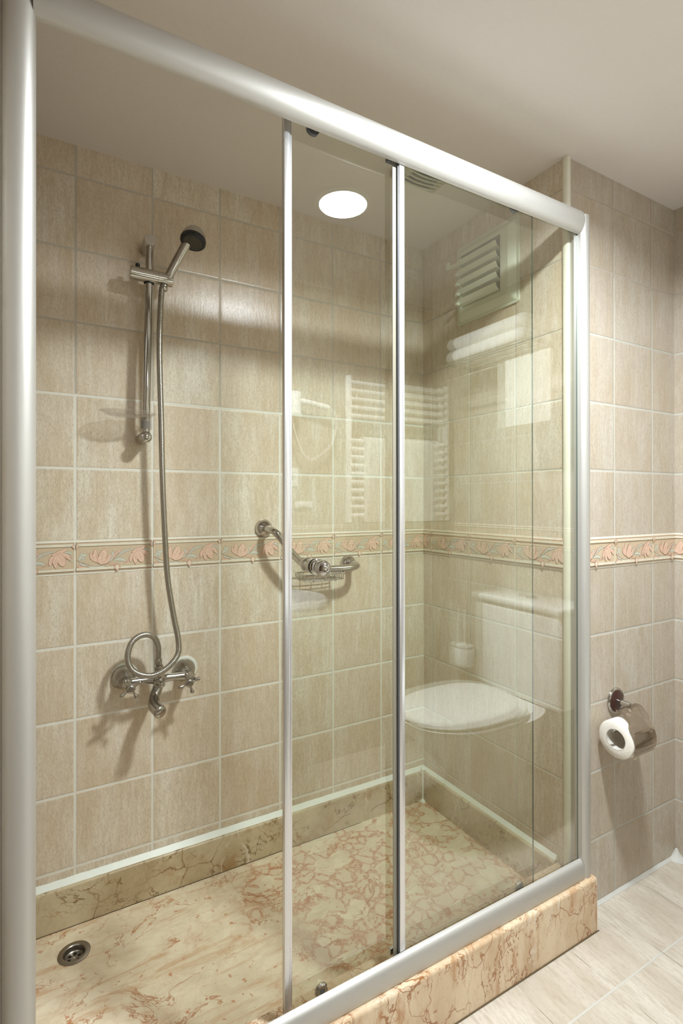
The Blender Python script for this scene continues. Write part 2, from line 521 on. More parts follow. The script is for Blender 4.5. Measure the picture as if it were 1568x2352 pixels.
bm = B(); box(bm, (XD-.06, YO-.06, H), (XR+.06, .06, H+.06))
struct(obj('ceiling', bm, M_CEIL))
bm = B(); box(bm, (XD-.06, YO-.06, -.06), (XR+.06, .06, 0))
uvl = bm.loops.layers.uv.new('UVMap')
for f in bm.faces:
    for l in f.loops: l[uvl].uv = (l.vert.co.x, l.vert.co.y)
struct(obj('floor', bm, M_FLOOR))

# entrance door far to the left of the camera
bm = B(); box(bm, (XD, -1.72, 0), (XD+.035, -.85, 2.08), bev=.004)
dr = struct(obj('door_1', bm, M_DOOR))
bm = B(); tube(bm, [(XD+.035, -1.00, 1.0), (XD+.075, -1.00, 1.0), (XD+.08, -1.12, 1.0)], .009)
obj('door_handle', bm, M_CHROME, dr, True)

# corner and ceiling trims
def quarter(r, n=8): return [(0, 0)] + [(r*math.cos(PI/2*i/n), r*math.sin(PI/2*i/n)) for i in range(n+1)]
bm = B()
pr = [(.004, .0)] + [(.004 - .011*math.cos(PI/2*i/8) , -.011*math.sin(PI/2*i/8)) for i in range(9)] + [(.009, -.011), (.009, .0)]
sweep(bm, [(-.0002, .012), (-.0045, .0105), (-.0068, .007), (-.0072, .002), (-.0065, -.004), (-.0045, -.0068), (-.001, -.008), (.006, -.0080), (.0095, -.0055), (.0105, -.0002), (.004, .004), (.004, .012)], (0, YN, .10), (0, YN, H-.001), (1, 0, 0), (0, 1, 0))
struct(obj('trim_1', bm, M_TRIM, smooth=True))

# ------------------------------------------------------------------ decorated border tiles
M_BB = simple('border_ground', (202, 182, 154), .4, bump=.0006, bscale=260, var=.12)
M_BL = simple('border_line', (164, 132, 110), .5)
M_BC = simple('border_cream', (222, 214, 194), .4, bump=.0005, bscale=120, var=.1)
M_BP = simple('border_pink', (222, 190, 168), .4, bump=.0005, bscale=150, var=.16)
M_BG = simple('border_green', (204, 203, 188), .4, bump=.0005, bscale=150, var=.1)
M_BJ = simple('border_joint', (230, 226, 214), .8)
BMATS = [M_BB, M_BL, M_BC, M_BP, M_BG, M_BJ, simple('border_pink_line', (166, 98, 72), .5), simple('border_green_line', (112, 104, 92), .5)]
def leafpoly(p0, p1, w, bend=0.0, grow=0.0, n=10, pw=.75):
    p0 = Vector((p0[0], p0[1])); p1 = Vector((p1[0], p1[1]))
    d = (p1-p0); L = d.length; d /= L; q = Vector((-d.y, d.x))
    p0 = p0 - d*grow; L += 2*grow
    left, right = [], []
    for i in range(n+1):
        t = i/n
        c = p0 + d*(L*t) + q*(bend*math.sin(PI*t))
        hw = (w+grow)*(math.sin(PI*min(1, t))**pw) if 0 < i < n else 0
        left.append(c+q*hw); right.append(c-q*hw)
    return left + right[-2:0:-1]
def stempoly(pts, w):
    P = spline([(a, b, 0) for a, b in pts], 5)
    L, R = [], []
    for i, p in enumerate(P):
        t = (P[min(i+1, len(P)-1)]-P[max(i-1, 0)]).normalized()
        q = Vector((-t.y, t.x, 0))
        L.append((p+q*w).to_2d()); R.append((p-q*w).to_2d())
    return L, R
def diamond(a, b, r, k=1.25): return [Vector((a-r, b)), Vector((a, b-r*k)), Vector((a+r, b)), Vector((a, b+r*k))]
MOTIF = []     # (polygon, height, material)
def add_leaf(p0, p1, w, bend, m, lvl=0, pw=.75):
    hgt = .0002 + lvl*.00016 + len(MOTIF)*.000012
    MOTIF.append((leafpoly(p0, p1, w*1.1, bend, .0006, pw=pw), hgt, m+3))
    MOTIF.append((leafpoly(p0, p1, w*1.1, bend, pw=pw), hgt+.0002, m))
    q0 = [p0[i]*.85+p1[i]*.15 for i in (0, 1)]; q1 = [p0[i]*.2+p1[i]*.8 for i in (0, 1)]
    mid = leafpoly(q0, q1, .00022, bend*.6)
    MOTIF.append((mid, hgt+.0003, m+3))
for a in (dict(p0=(.006,.034),p1=(.029,.052),w=.0042,bend=.002), dict(p0=(.008,.032),p1=(.034,.020),w=.003,bend=-.004), dict(p0=(.02,.03),p1=(.012,.056),w=.003,bend=-.002),
          dict(p0=(.086,.026),p1=(.094,.056),w=.0034,bend=-.003), dict(p0=(.094,.030),p1=(.131,.026),w=.0042,bend=.004), dict(p0=(.10,.036),p1=(.150,.060),w=.0035,bend=.006),
          dict(p0=(.168,.054),p1=(.194,.030),w=.0034,bend=.004), dict(p0=(.166,.057),p1=(.197,.050),w=.0028,bend=.003), dict(p0=(.028,.018),p1=(.076,.016),w=.0032,bend=-.004)):
    add_leaf(m=4, **a)
for a in (dict(p0=(.092,.036),p1=(.118,.058),w=.0026,bend=.003), dict(p0=(.004,.018),p1=(.026,.014),w=.0025,bend=-.001), dict(p0=(.082,.020),p1=(.104,.016),w=.0022,bend=.002), dict(p0=(.122,.020),p1=(.138,.028),w=.0016,bend=.001)):
    add_leaf(m=3, **a)
for k, a in enumerate((dict(p0=(.050,.028),p1=(.037,.056),w=.0040,bend=.003), dict(p0=(.056,.024),p1=(.050,.064),w=.0052,bend=.004,pw=.6), dict(p0=(.060,.021),p1=(.090,.048),w=.0050,bend=-.005,pw=.6), dict(p0=(.058,.023),p1=(.075,.063),w=.0088,bend=-.001,pw=.5),
          dict(p0=(.156,.053),p1=(.139,.023),w=.0048,bend=-.004,pw=.6), dict(p0=(.162,.053),p1=(.190,.034),w=.0050,bend=.006,pw=.6), dict(p0=(.157,.054),p1=(.154,.016),w=.0052,bend=-.003,pw=.6), dict(p0=(.160,.054),p1=(.172,.020),w=.0088,bend=.001,pw=.5), dict(p0=(.143,.051),p1=(.181,.068),w=.0044,bend=-.002,pw=.6))):
    add_leaf(m=3, lvl=(k % 4)+1, **a)
STEM = stempoly([(.001,.036),(.018,.026),(.036,.019),(.058,.016),(.078,.021),(.096,.034),(.114,.049),(.134,.058),(.152,.055)], .0005)
def clip(poly, lo, hi):
    for ax, s in ((lo, 1), (hi, -1)):
        out = []
        for i in range(len(poly)):
            p, q = poly[i-1], poly[i]
            ip, iq = (p[0]-ax)*s >= 0, (q[0]-ax)*s >= 0
            if ip != iq:
                t = (ax-p[0])/(q[0]-p[0])
                out.append(Vector((ax, p[1]+(q[1]-p[1])*t)))
            if iq: out.append(q)
        poly = out
        if len(poly) < 3: return []
    return poly
BH = .086
def border(name, u_from, u_to, u0, place, joint=.0045):
    """u runs along the wall; place(u, z, h) -> 3-D point"""
    bm = B()
    def poly(pl, base, hgt, mi, lo, hi):
        pl = clip(pl, lo-base, hi-base)
        if not pl: return
        try: bm.faces.new([bm.verts.new(place(base+p[0], .983+p[1], hgt)) for p in pl]).material_index = mi
        except ValueError: pass
    def slab(u1, u2, z1, z2, h0, h1, mi):
        u1, u2 = max(u1, u_from), min(u2, u_to)
        if u2-u1 < 1e-4: return
        vs = [bm.verts.new(place(u, .983+z, hh)) for hh in (h0, h1) for u, z in ((u1,z1),(u2,z1),(u2,z2),(u1,z2))]
        for f in ((4,5,6,7),(0,1,5,4),(1,2,6,5),(2,3,7,6),(3,0,4,7)): bm.faces.new([vs[i] for i in f]).material_index = mi
    k0 = math.floor((u_from-u0)/PU)
    k1 = math.floor((u_to-u0)/PU)
    slab(u_from, u_to, 0-.003, BH+.003, -.002, .0012, 5)
    for k in range(k0, k1+1):
        b = u0+k*PU
        slab(b+joint/2, b+PU-joint/2, .0022, BH-.0022, -.002, .0030, 0)
        for z1, z2 in ((.0065, .0135), (BH-.0135, BH-.0065)):
            slab(b+joint/2, b+PU-joint/2, z1-.0007, z2+.0007, .002, .0034, 1)
            slab(b+joint/2, b+PU-joint/2, z1, z2, .002, .0052, 2)
        slab(b+joint/2, b+PU-joint/2, BH-.0042, BH-.0034, .002, .0033, 1)
        slab(b+joint/2, b+PU-joint/2, .0034, .0042, .002, .0033, 1)
        lo, hi = max(u_from, b+joint/2), min(u_to, b+PU-joint/2)
        if hi <= lo: continue
        for a, z in ((.105, .011), (0, BH-.013), (.2, BH-.013)):
            poly(diamond(a, z, .0095), b, .0056, 1, lo, hi)
            poly(diamond(a, z, .0082), b, .0058, 3, lo, hi)
            poly(diamond(a, z, .0040), b, .0060, 2, lo, hi)
        for pl, hh, mi in MOTIF: poly(pl, b, .0030+hh, mi, lo, hi)
        L, R = STEM
        for i in range(len(L)-1): poly([L[i], L[i+1], R[i+1], R[i]], b, .0036, 1, lo, hi)
    return struct(obj(name, bm, BMATS))
border('trim_2', XL, -.0005, -.1979, lambda u, z, h: (u, -h, z))
border('trim_3', .0005, -YN-.008, .0511, lambda u, z, h: (-h, -u, z))
border('trim_4', .008, XR-.0005, .2173, lambda u, z, h: (u, YN-h, z))
border('trim_5', -YN+.0005, -YO, .785, lambda u, z, h: (XR-h, -u, z))
border('trim_6', XD, XR-.005, 0, lambda u, z, h: (u, YO+h, z))

# ------------------------------------------------------------------ shower tray: floor slab, upstands, kerb, silicone
TZ = .045
tray = thing('shower_tray', 'veined beige marble shower tray with raised kerb, below the glass enclosure', 'shower tray', (-.67, -.33, 0))
bm = B()
rect = [bm.verts.new((x, y, TZ)) for x, y in ((XL+.001, -.60), (-.001, -.60), (-.001, -.001), (XL+.001, -.001))]
hole = [bm.verts.new((-1.2068+.034*math.cos(2*PI*i/40), -.117+.034*math.sin(2*PI*i/40), TZ)) for i in range(40)]
ed = [bm.edges.new((a, b)) for L in (rect, hole) for a, b in zip(L, L[1:]+L[:1])]
bmesh.ops.triangle_fill(bm, edges=ed, use_beauty=True)
low = {v: bm.verts.new((v.co.x, v.co.y, .002)) for v in rect+hole}
for L in (rect, hole):
    for a, b in zip(L, L[1:]+L[:1]): bm.faces.new((a, b, low[b], low[a]))
obj('floor_slab', bm, M_TRAY, tray)
def roundtop(w, z0, z1, r=.006, n=4):
    P = [(0, z0), (w, z0)]
    P += [(w-r+r*math.cos(PI/2*i/n), z1-r+r*math.sin(PI/2*i/n)) for i in range(n+1)]
    return P + [(0, z1)]
bm = B(); sweep(bm, roundtop(.020, TZ-.01, .154), (XL+.001, -.001, 0), (-.001, -.001, 0), (0, -1, 0), (0, 0, 1))
obj('back_upstand', bm, M_UPST, tray, True)
bm = B(); sweep(bm, roundtop(.020, TZ-.01, .154), (-.001, -.0215, 0), (-.001, -.602, 0), (-1, 0, 0), (0, 0, 1))
obj('side_upstand', bm, M_UPST, tray, True)
bm = B()
# kerb: an L in plan, wrapping in front of the nib wall
pts = [(XL+.001, -.697), (.046, -.697), (.046, YN-.001), (-.0015, YN-.001), (-.0015, -.602), (XL+.001, -.602)]
lo = [bm.verts.new((x, y, .002)) for x, y in pts]; hi = [bm.verts.new((x, y, .146)) for x, y in pts]
n = len(pts)
for i in range(n):
    j = (i+1) % n
    bm.faces.new((lo[i], lo[j], hi[j], hi[i]))
bm.faces.new(list(reversed(lo))); bm.faces.new(hi)
es = [e for e in bm.edges if all(v.co.z > .1 for v in e.verts) and (all(v.co.y < -.69 for v in e.verts) or all(v.co.x > .04 for v in e.verts))]
es += [e for e in bm.edges if abs(e.verts[0].co.z-e.verts[1].co.z) > .1 and all(v.co.x > .04 and v.co.y < -.69 for v in e.verts)]
bmesh.ops.bevel(bm, geom=es, offset=.009, segments=5, affect='EDGES', profile=.5)
obj('kerb', bm, M_KERB, tray, True)
bm = B()
def bead(bm, p0, p1, n1, n2, r, seed):
    rnd = random.Random(seed)
    p0, p1, n1, n2 = Vector(p0), Vector(p1), Vector(n1), Vector(n2)
    N = max(8, int((p1-p0).length/.02)); rings = []
    for i in range(N+1):
        c = p0.lerp(p1, i/N)
        ra, rb = r*rnd.uniform(.94, 1.06), r*rnd.uniform(.95, 1.05)
        rings.append([c, c+n1*ra, c+n1*ra*.62+n2*rb*.36, c+n1*ra*.36+n2*rb*.62, c+n2*rb])
    loft(bm, rings)
bead(bm, (XL+.002, -.0005, .1535), (-.002, -.0005, .1535), (0, -1, 0), (0, 0, 1), .0135, 1)
bead(bm, (-.0005, -.003, .1535), (-.0005, -.60, .1535), (-1, 0, 0), (0, 0, 1), .0110, 2)
bead(bm, (-.0205, -.0205, .050), (-.0205, -.0205, .162), (-.8, -.0, 0), (0, -.8, 0), .0065, 3)
lathe(bm, [(.014, 0), (.012, .003), (.006, .007)], (-.022, -.022, TZ), seg=14)
lathe(bm, [(.010, 0), (.009, .006), (.004, .010)], (-.014, -.014, .158), seg=14)
obj('silicone_seal', bm, M_SIL, tray, True, 60)

# dark gap line at the foot of the back upstand
bm = B(); box(bm, (XL+.002, -.0222, TZ), (-.30, -.0205, TZ+.0012))
obj('upstand_joint', bm, simple('dark_joint', (74, 58, 36), .8), tray)

# drain
drain = thing('floor_drain', 'round stainless steel drain in the marble tray floor', 'drain', (-1.2068, -.117, TZ))
dx, dy = -1.2068, -.117
bm = B()
lathe(bm, [(.0335, -.001), (.0372, .0004), (.0372, .0016), (.0350, .0026), (.0262, .0022), (.0245, .0005)], (dx, dy, TZ), cap0=False, cap1=False, seg=48)
obj('flange', bm, M_STEEL, drain, True)
bm = B(); lathe(bm, [(.0248, .0008), (.0238, -.0030), (.0226, -.0105), (.0200, -.0130), (.0001, -.0130)], (dx, dy, TZ), seg=48, cap0=False, cap1=False)
obj('cup', bm, M_STEEL, drain, True)
bm = B(); lathe(bm, [(.0196, 0), (.0196, .0012)], (dx, dy, TZ-.0128), seg=32)
gr = obj('grate', bm, M_STEEL, drain, False)
bm = B()
for k in range(6):
    a = 2*PI*k/6+.3
    lathe(bm, [(.0042, 0), (.0042, .0003)], (dx+.0122*math.cos(a), dy+.0122*math.sin(a), TZ-.0116), seg=16)
obj('grate_hole', bm, M_HOLE, gr)
bm = B(); lathe(bm, [(.0034, 0), (.0034, .0008), (.002, .0016)], (dx, dy, TZ-.0116), seg=16)
obj('screw', bm, M_CHROME, gr, True)

# ------------------------------------------------------------------ glass enclosure
enc = thing('shower_enclosure', 'silver aluminium and glass shower enclosure with sliding door standing on the marble kerb', 'shower enclosure', (-.65, -.66, .146))
GF, GS = -.664, -.643                       # planes of the fixed pane and of the sliding pane
def dprof(w, h, n=14, flat=.012):
    """half-oval facing +a, height h centred on b=0, w deep"""
    P = [(-flat, -h/2), (0, -h/2)]
    P += [(w*math.cos(-PI/2+PI*i/n), h/2*math.sin(-PI/2+PI*i/n)) for i in range(1, n)]
    return P + [(0, h/2), (-flat, h/2)]
RX0, RX1 = -1.2935, .0035
bm = B(); sweep(bm, dprof(.022, .064, flat=.0005), (RX0, -.6685, 1.945), (RX1, -.6685, 1.945), (0, -1, 0), (0, 0, 1))
obj('top_rail', bm, M_ALU, enc, True, 50)
bm = B(); sweep(bm, [(0, 0), (.0160, 0), (.0168, .002), (.0176, .010), (.0176, .022), (.0166, .031), (.0142, .0385), (.0102, .0445), (.0052, .0475), (0, .0482)], (RX0, -.6680, .1466), (RX1, -.6680, .1466), (0, -1, 0), (0, 0, 1))
obj('bottom_rail', bm, M_ALU, enc, True, 50)
# posts
PZ1 = 1.965
bm = B()
box(bm, (.0027, -.676, .1465), (.038, -.6365, PZ1-.004))
half = [(.0190*math.cos(-PI/2+PI*i/12), .019*math.sin(-PI/2+PI*i/12)) for i in range(13)]
sweep(bm, [(-.020, .0185)] + [(-.020, -.0185)] + [(.030*0+x*1.0, y) for x, y in half] , (.0215, -.668, .1462), (.0215, -.668, PZ1), (0, -1, 0), (1, 0, 0))
obj('right_post', bm, M_ALU, enc, True, 50)
bm = B()
box(bm, (XL+.0005, -.672, .1465), (-1.300, -.628, 2.03))
sweep(bm, [(-.02, .025), (-.02, -.019), (.012, -.019), (.0165, -.0175), (.0195, -.012), (.0215, -.004)] + [(.0215*math.cos(PI/2*i/9), .002+.023*math.sin(PI/2*i/9)) for i in range(10)], (-1.3145, -.668, .1462), (-1.3145, -.668, 2.03), (0, -1, 0), (1, 0, 0))
obj('left_post', bm, M_ALU, enc, True, 50)

def pane(name, x0, x1, y, z0, z1, parent, t=.004):
    bm = B(); box(bm, (x0, y-t/2, z0), (x1, y+t/2, z1))
    bm.faces.ensure_lookup_table()
    for f in bm.faces:
        f.normal_update()
        f.material_index = 0 if abs(f.normal.y) > .5 else 1
    return obj(name, bm, [M_GLASS, M_EDGE], parent)
fixed = pane('fixed_pane', -.600, .0024, GF, .155, 1.955, enc)
bm = B(); box(bm, (-.604, GF-.0036, .160), (-.5895, GF+.006, 1.952), bev=.0015)
obj('edge_profile', bm, M_ALU2, fixed, True)
bm = B(); box(bm, (-.6062, GF-.001, .160), (-.604, GF+.004, 1.952))
obj('seal_strip', bm, M_GREY, fixed)
bm = B(); box(bm, (-.6165, GF+.004, .170), (-.6055, GF+.0055, 1.945))
obj('seal_fin', bm, simple('translucent_fin', (140, 134, 118), .4), fixed)
slide = pane('sliding_door', -.866, -.152, GS, .165, 1.958, enc)
slide['label'] = 'frameless sliding glass panel behind the fixed pane'
bm = B(); box(bm, (-.869, GS-.007, .168), (-.8565, GS+.005, 1.955), bev=.0014)
box(bm, (-.8565, GS-.0045, .168), (-.8515, GS+.0045, 1.955), bev=.001)
obj('edge_profile', bm, M_ALU2, slide, True)
for (x, z, top) in ((-.806, 1.930, True), (-.226, 1.932, True)):
    bm = B()
    # tongue-shaped bracket with a screw
    prof = [(-.013, .03), (-.013, .0)] + [(-.013*math.cos(PI*i/10), -.010*math.sin(PI*i/10)) for i in range(11)] + [(.013, .03)]
    sweep(bm, prof, (x, GS-.0025, z-.004), (x, GS-.0105, z-.004), (1, 0, 0), (0, 0, 1))
    r = obj('roller_bracket', bm, M_GREY, slide, True)
    bm = B(); lathe(bm, [(.0045, 0), (.0045, .0015), (.002, .0022)], (x+.002, GS-.0105, z-.004), (0, -1, 0), seg=14)
    obj('screw', bm, M_CHROME, r, True)
for x in (-.788, -.213):
    bm = B()
    lathe(bm, [(.013, 0), (.0145, .002), (.0145, .006), (.012, .0085), (.006, .0085), (.004, .006), (.0005, .006)], (x, GS-.0025, .184), (0, -1, 0), seg=28)
    r = obj('lower_roller', bm, M_CHROME, slide, True)
    bm = B(); lathe(bm, [(.0032, 0), (.0032, .003)], (x, GS-.0085, .184), (0, -1, 0), seg=6)
    obj('screw', bm, M_GREY, r)
bm = B(); box(bm, (-.626, GS-.012, 1.921), (-.602, GS-.003, 1.945), bev=.001)
obj('guide_stop', bm, M_GREY, enc)
bm = B(); box(bm, (-.622, GS-.012, .186), (-.606, GS-.003, .200), bev=.001)
obj('guide_stop', bm, M_CHROME, enc)
# door knob, a ball on each side of the glass
KX, KZ = -.7960, 1.0435
bm = B()
def ball(r, h0, n=9, a0=-.9): return [(r*math.cos(a0+(PI/2-a0)*i/n)+1e-5, h0+r*math.sin(a0+(PI/2-a0)*i/n)) for i in range(n+1)]
lathe(bm, [(.0150, 0), (.0165, .0015), (.0165, .0045), (.0145, .006), (.0125, .010), (.0115, .013)] + ball(.0165, .0265), (KX, GS-.0025, KZ), (0, -1, 0), seg=36)
kn = obj('knob', bm, M_CHROME, slide, True)
bm = B(); lathe(bm, [(.0160, 0), (.0160, .0012)], (KX, GS-.0037, KZ), (0, -1, 0), seg=32)
lathe(bm, [(.0160, 0), (.0160, .0012)], (KX, GS+.0025, KZ), (0, 1, 0), seg=32)
obj('washer', bm, M_BLACK, kn)
bm = B()
lathe(bm, [(.0150, .001), (.0165, .0025), (.0165, .0100), (.0150, .012), (.0150, .020)] + ball(.0165, .0345), (KX, GS+.0025, KZ), (0, 1, 0), seg=36)
obj('knob', bm, M_CHROME, slide, True)

# ------------------------------------------------------------------ riser rail with hand shower
riser = thing('shower_rail', 'vertical chrome shower riser rail fixed to the back wall above the mixer', 'shower rail', (-1.02, -.03, 1.35))
BT, BBm = Vector((-1.0155, -.060, 1.90)), Vector((-1.0270, -.060, 1.355))
bm = B(); tube(bm, [BBm, BT], .0112, 24)
obj('bar', bm, M_CHROME, riser, True)
bm = B(); lathe(bm, [(.0165, 0), (.0165, .0745), (.0155, .0765), (.0001, .0765)], (-1.0165, -.0005, 1.9005), (0, -1, 0), seg=36, cap1=False)
obj('wall_bracket', bm, M_CHROME, riser, True)
bm = B(); lathe(bm, [(.0165, 0), (.0165, .066), (.0150, .073), (.0100, .0775), (.0001, .079)], (-1.0275, -.0005, 1.3555), (0, -1, 0), seg=36, cap1=False)
obj('wall_bracket', bm, M_CHROME, riser, True)
SLX0, SLX1, SLY, SLZ = -1.0690, -.9565, -.0665, 1.8035
bm = B(); lathe(bm, [(.0001, 0), (.0170, 0), (.0182, .0012), (.0182, .073), (.0176, .0735), (.0182, .074), (.0182, .1113), (.017, .1125), (.0001, .1125)], (SLX0, SLY, SLZ), (1, 0, -.012), seg=32, cap0=False, cap1=False)
sl = obj('slider', bm, M_CHROME, riser, True)
bm = B(); lathe(bm, [(.0062, 0), (.0062, .010), (.005, .012)], (-1.0485, SLY, SLZ+.015), (0, 0, 1), seg=20)
obj('release_button', bm, M_BLACK, sl, True)
bm = B(); lathe(bm, [(.0138, 0), (.0138, .005)], (-1.0182, -.0605, SLZ-.0205), (0, 0, 1), seg=24)
obj('collar', bm, M_BLACK, sl)

hand = thing('hand_shower', 'chrome hand shower with black ringed spray face held in the riser slider', 'hand shower', (-.972, -.075, 1.79))
hb = Vector((-.970, -.072, 1.805)); hn = Vector((-.20, -.20, -.95)).normalized()
hc = Vector((-.914, -.135, 1.902))            # centre of the spray head
bm = B()
he = hc + Vector((-.010, .014, .002))
tube(bm, [hb, hb.lerp(he, .05), hb.lerp(he, .5), hb.lerp(he, .94)], [.0112, .0122, .0128, .0134], 24)
obj('handle', bm, M_CHROME, hand, True)
bm = B()
R_ = .0325
dome = [(R_, -.004), (R_*1.0, .001)] + [(R_*math.cos(PI/2*i/12)+1e-5, .001+R_*1.12*math.sin(PI/2*i/12)) for i in range(1, 13)]
lathe(bm, dome, hc, -hn, seg=40)
obj('head_shell', bm, M_CHROME, hand, True)
bm = B()
a_, b_, c_ = frame_of(hn)
seg = 120; prof = [(.0320, -.002), (.0338, .001), (.0338, .0105), (.0310, .0135), (.0265, .0125)]
rings = []
for r, hh in prof:
    rings.append([hc + c_*hh + (a_*math.cos(2*PI*i/seg)+b_*math.sin(2*PI*i/seg))*(r + (.0006 if (i % 3 == 0 and .0305 < r) else 0)) for i in range(seg)])
loft(bm, rings, cap0=True, cap1=True)
obj('spray_ring', bm, M_BLACK, hand, True)
bm = B(); bm2 = B()
lathe(bm, [(.0268, 0), (.0260, .0010), (.0001, .0012)], hc+hn*.0122, hn, seg=36, cap1=False)
fp = obj('spray_face', bm, simple('spray_face_grey', (58, 56, 52), .35), hand, True)
for ring, cnt in ((.005, 6), (.0105, 12), (.0158, 18), (.021, 22)):
    for k in range(cnt):
        a = 2*PI*k/cnt + ring*40
        q = hc + hn*.0130 + (a_*math.cos(a)+b_*math.sin(a))*ring
        lathe(bm2, [(.0011, 0), (.0008, .0014)], q, hn, seg=6)
obj('nozzle', bm2, M_NOZ, fp)

# hose: slider -> down the wall -> loop -> mixer outlet
def hosepts():
    return [(-.9800, -.072, 1.782), (-.9870, -.072, 1.755), (-.9917, -.070, 1.6054), (-.9871, -.070, 1.411), (-.9835, -.070, 1.2406), (-.9765, -.070, 1.0696), (-.9694, -.070, .9592),
            (-.9540, -.076, .852), (-.9440, -.086, .789), (-.9465, -.094, .753), (-.9660, -.101, .7285), (-.9935, -.104, .7115), (-1.0222, -.104, .7055), (-1.0519, -.101, .7145),
            (-1.0712, -.098, .7325), (-1.0780, -.092, .7610), (-1.0690, -.085, .7930), (-1.0495, -.079, .8090), (-1.0255, -.074, .8110), (-1.0050, -.069, .7985), (-.9945, -.064, .7735), (-.9925, -.060, .7500), (-.9925, -.058, .7330)]
HP = resample(spline(hosepts(), 14), .0013)
bm = B(); tube(bm, HP, lambda i: (.0077, .0084, .0077)[i % 3] if i > 4 else .008, 14)
hose = tag(obj('shower_hose', bm, M_HOSE, smooth=True, angle=0), 'ribbed chrome shower hose hanging down and looping in front of the mixer tap', 'shower hose')
hose.location = (0, 0, 0)
bm = B(); lathe(bm, [(.0104, 0), (.0104, .014), (.0090, .018)], (-.9925, -.058, .718), (0, 0, 1), seg=24)
obj('end_sleeve', bm, M_HOSE, hose, True)
bm = B(); lathe(bm, [(.0090, 0), (.0105, .004), (.0105, .014), (.008, .016)], (-.9800, -.072, 1.768), (0, 0, 1), seg=20)
obj('end_sleeve', bm, M_CHROME, hose, True)

# soap dish on the rail
dish = thing('soap_dish', 'clear plastic oval soap dish clipped to the bottom of the riser rail', 'soap dish', (-1.065, -.07, 1.40))
bm = B()
dc = Vector((-1.072, -.068, 1.4165))
prof = [(.0735, .004), (.0715, .0045), (.068, .0005), (.060, -.005), (.045, -.0085), (.02, -.0095), (.0001, -.0095)]
lathe(bm, prof, dc, (0, 0, 1), seg=56, sx=1.0, sy=.58, a=(1, 0, 0), cap0=False, cap1=False)
prof2 = [(.0735, .004), (.0715, .0060), (.066, .0030), (.058, -.0030), (.044, -.0065), (.02, -.0075), (.0001, -.0075)]
lathe(bm, prof2, dc, (0, 0, 1), seg=56, sx=1.0, sy=.58, a=(1, 0, 0), cap0=False, cap1=False)
obj('bowl', bm, M_CLEAR, dish, True)
bm = B()
for k in range(5):
    x = -1.125+.019*k
    tube(bm, [(x, -.086, 1.4100), (x+.012, -.050, 1.4100)], .0013, 6)
obj('rib', bm, M_CLEAR, dish, True)
bm = B(); lathe(bm, [(.0155, 0), (.0170, .004), (.0165, .034), (.0165, .036), (.0132, .036), (.0132, 0)], (-1.0265, -.060, 1.3765), (0, 0, 1), seg=32, cap0=False, cap1=False)
obj('clip_sleeve', bm, M_CLEAR, dish, True)
bm = B(); lathe(bm, [(.0128, 0), (.0128, .020)], (-1.0262, -.060, 1.380), (0, 0, 1), seg=20)
obj('inner_bushing', bm, simple('smoky_plastic', (120, 112, 104), .3), dish, True)

# ------------------------------------------------------------------ mixer tap
mix = thing('mixer_tap', 'old fashioned chrome bath mixer with two cross handles on the back wall', 'mixer tap', (-.99, -.05, .65))
MY = -.058
body = B()
mc = Vector((-.990, MY, .680))
L_, R2 = Vector((-1.076, MY, .682)), Vector((-.908, MY, .676))
tube(body, [L_, L_.lerp(mc, .35), L_.lerp(mc, .5), mc, R2.lerp(mc, .5), R2.lerp(mc, .35), R2], [.0115, .0110, .0098, .0145, .0098, .0110, .0115], 24)
tube(body, [mc+Vector((0, 0, .026)), mc+Vector((0, 0, .012)), mc+Vector((0, 0, 0)), mc+Vector((0, 0, -.022))], [.0120, .0135, .0185, .0150], 24)
obj('body', body, M_DULL, mix, True, 60)
for P_, in ((L_,), (R2,)):
    bm = B()
    lathe(bm, [(.0335, 0), (.0335, .002), (.0300, .010), (.0220, .021), (.0160, .028), (.0150, .030)], (P_.x, -.0008, P_.z), (0, -1, 0), seg=40)
    obj('wall_flange', bm, M_DULL, mix, True, 50)
    bm = B()
    lathe(bm, [(.0155, .028), (.0170, .029), (.0170, .038), (.0150, .040), (.0140, .052), (.0155, .054), (.0155, .066), (.0120, .070), (.0100, .078), (.0095, .092), (.0085, .104)], (P_.x, 0, P_.z), (0, -1, 0), seg=24)
    obj('valve', bm, M_DULL, mix, True, 40)
for P_, rot, hx_, hz_ in ((L_, .55, -1.0722, .6800), (R2, .30, -.9185, .6695)):
    c0 = Vector((hx_, -.1085, hz_))
    bm = B()
    lathe(bm, [(.0085, 0), (.0110, .003), (.0115, .009), (.0095, .012), (.0001, .0125)], (c0.x, c0.y+.006, c0.z), (0, -1, 0), seg=28, cap1=False)
    for k in range(4):
        a = rot + k*PI/2
        d = Vector((math.cos(a), 0, math.sin(a)))
        q = c0
        tube(bm, [q+d*.006, q+d*.013, q+d*.019, q+d*.0235, q+d*.0262, q+d*.0295, q+d*.0315], [.0045, .0032, .0034, .0052, .0058, .0050, .0012], 14)
    hd = obj('cross_handle', bm, M_DULL, mix, True, 60)
    bm = B(); lathe(bm, [(.0070, 0), (.0066, .0016), (.0001, .0018)], (c0.x, c0.y-.0062, c0.z), (0, -1, 0), seg=24, cap1=False)
    obj('cap', bm, M_STEEL, hd, True)
bm = B()
sp = spline([(mc.x-.001, MY, .668), (mc.x-.006, MY-.002, .650), (mc.x-.0165, MY-.014, .632), (mc.x-.0205, MY-.040, .6210), (mc.x-.014, MY-.070, .6150), (mc.x-.011, MY-.082, .6125)], 6)
NSP = len(sp)
tube(bm, sp, lambda i: (.0128+.0045*min(1, i/NSP*1.2)) if i < NSP-3 else (.0160, .0145, .0120)[i-NSP+3], 26)
obj('spout', bm, M_DULL, mix, True, 60)
bm = B(); lathe(bm, ball(.0150, .0), (mc.x-.003, MY-.014, mc.z), (0, -1, 0), seg=28)
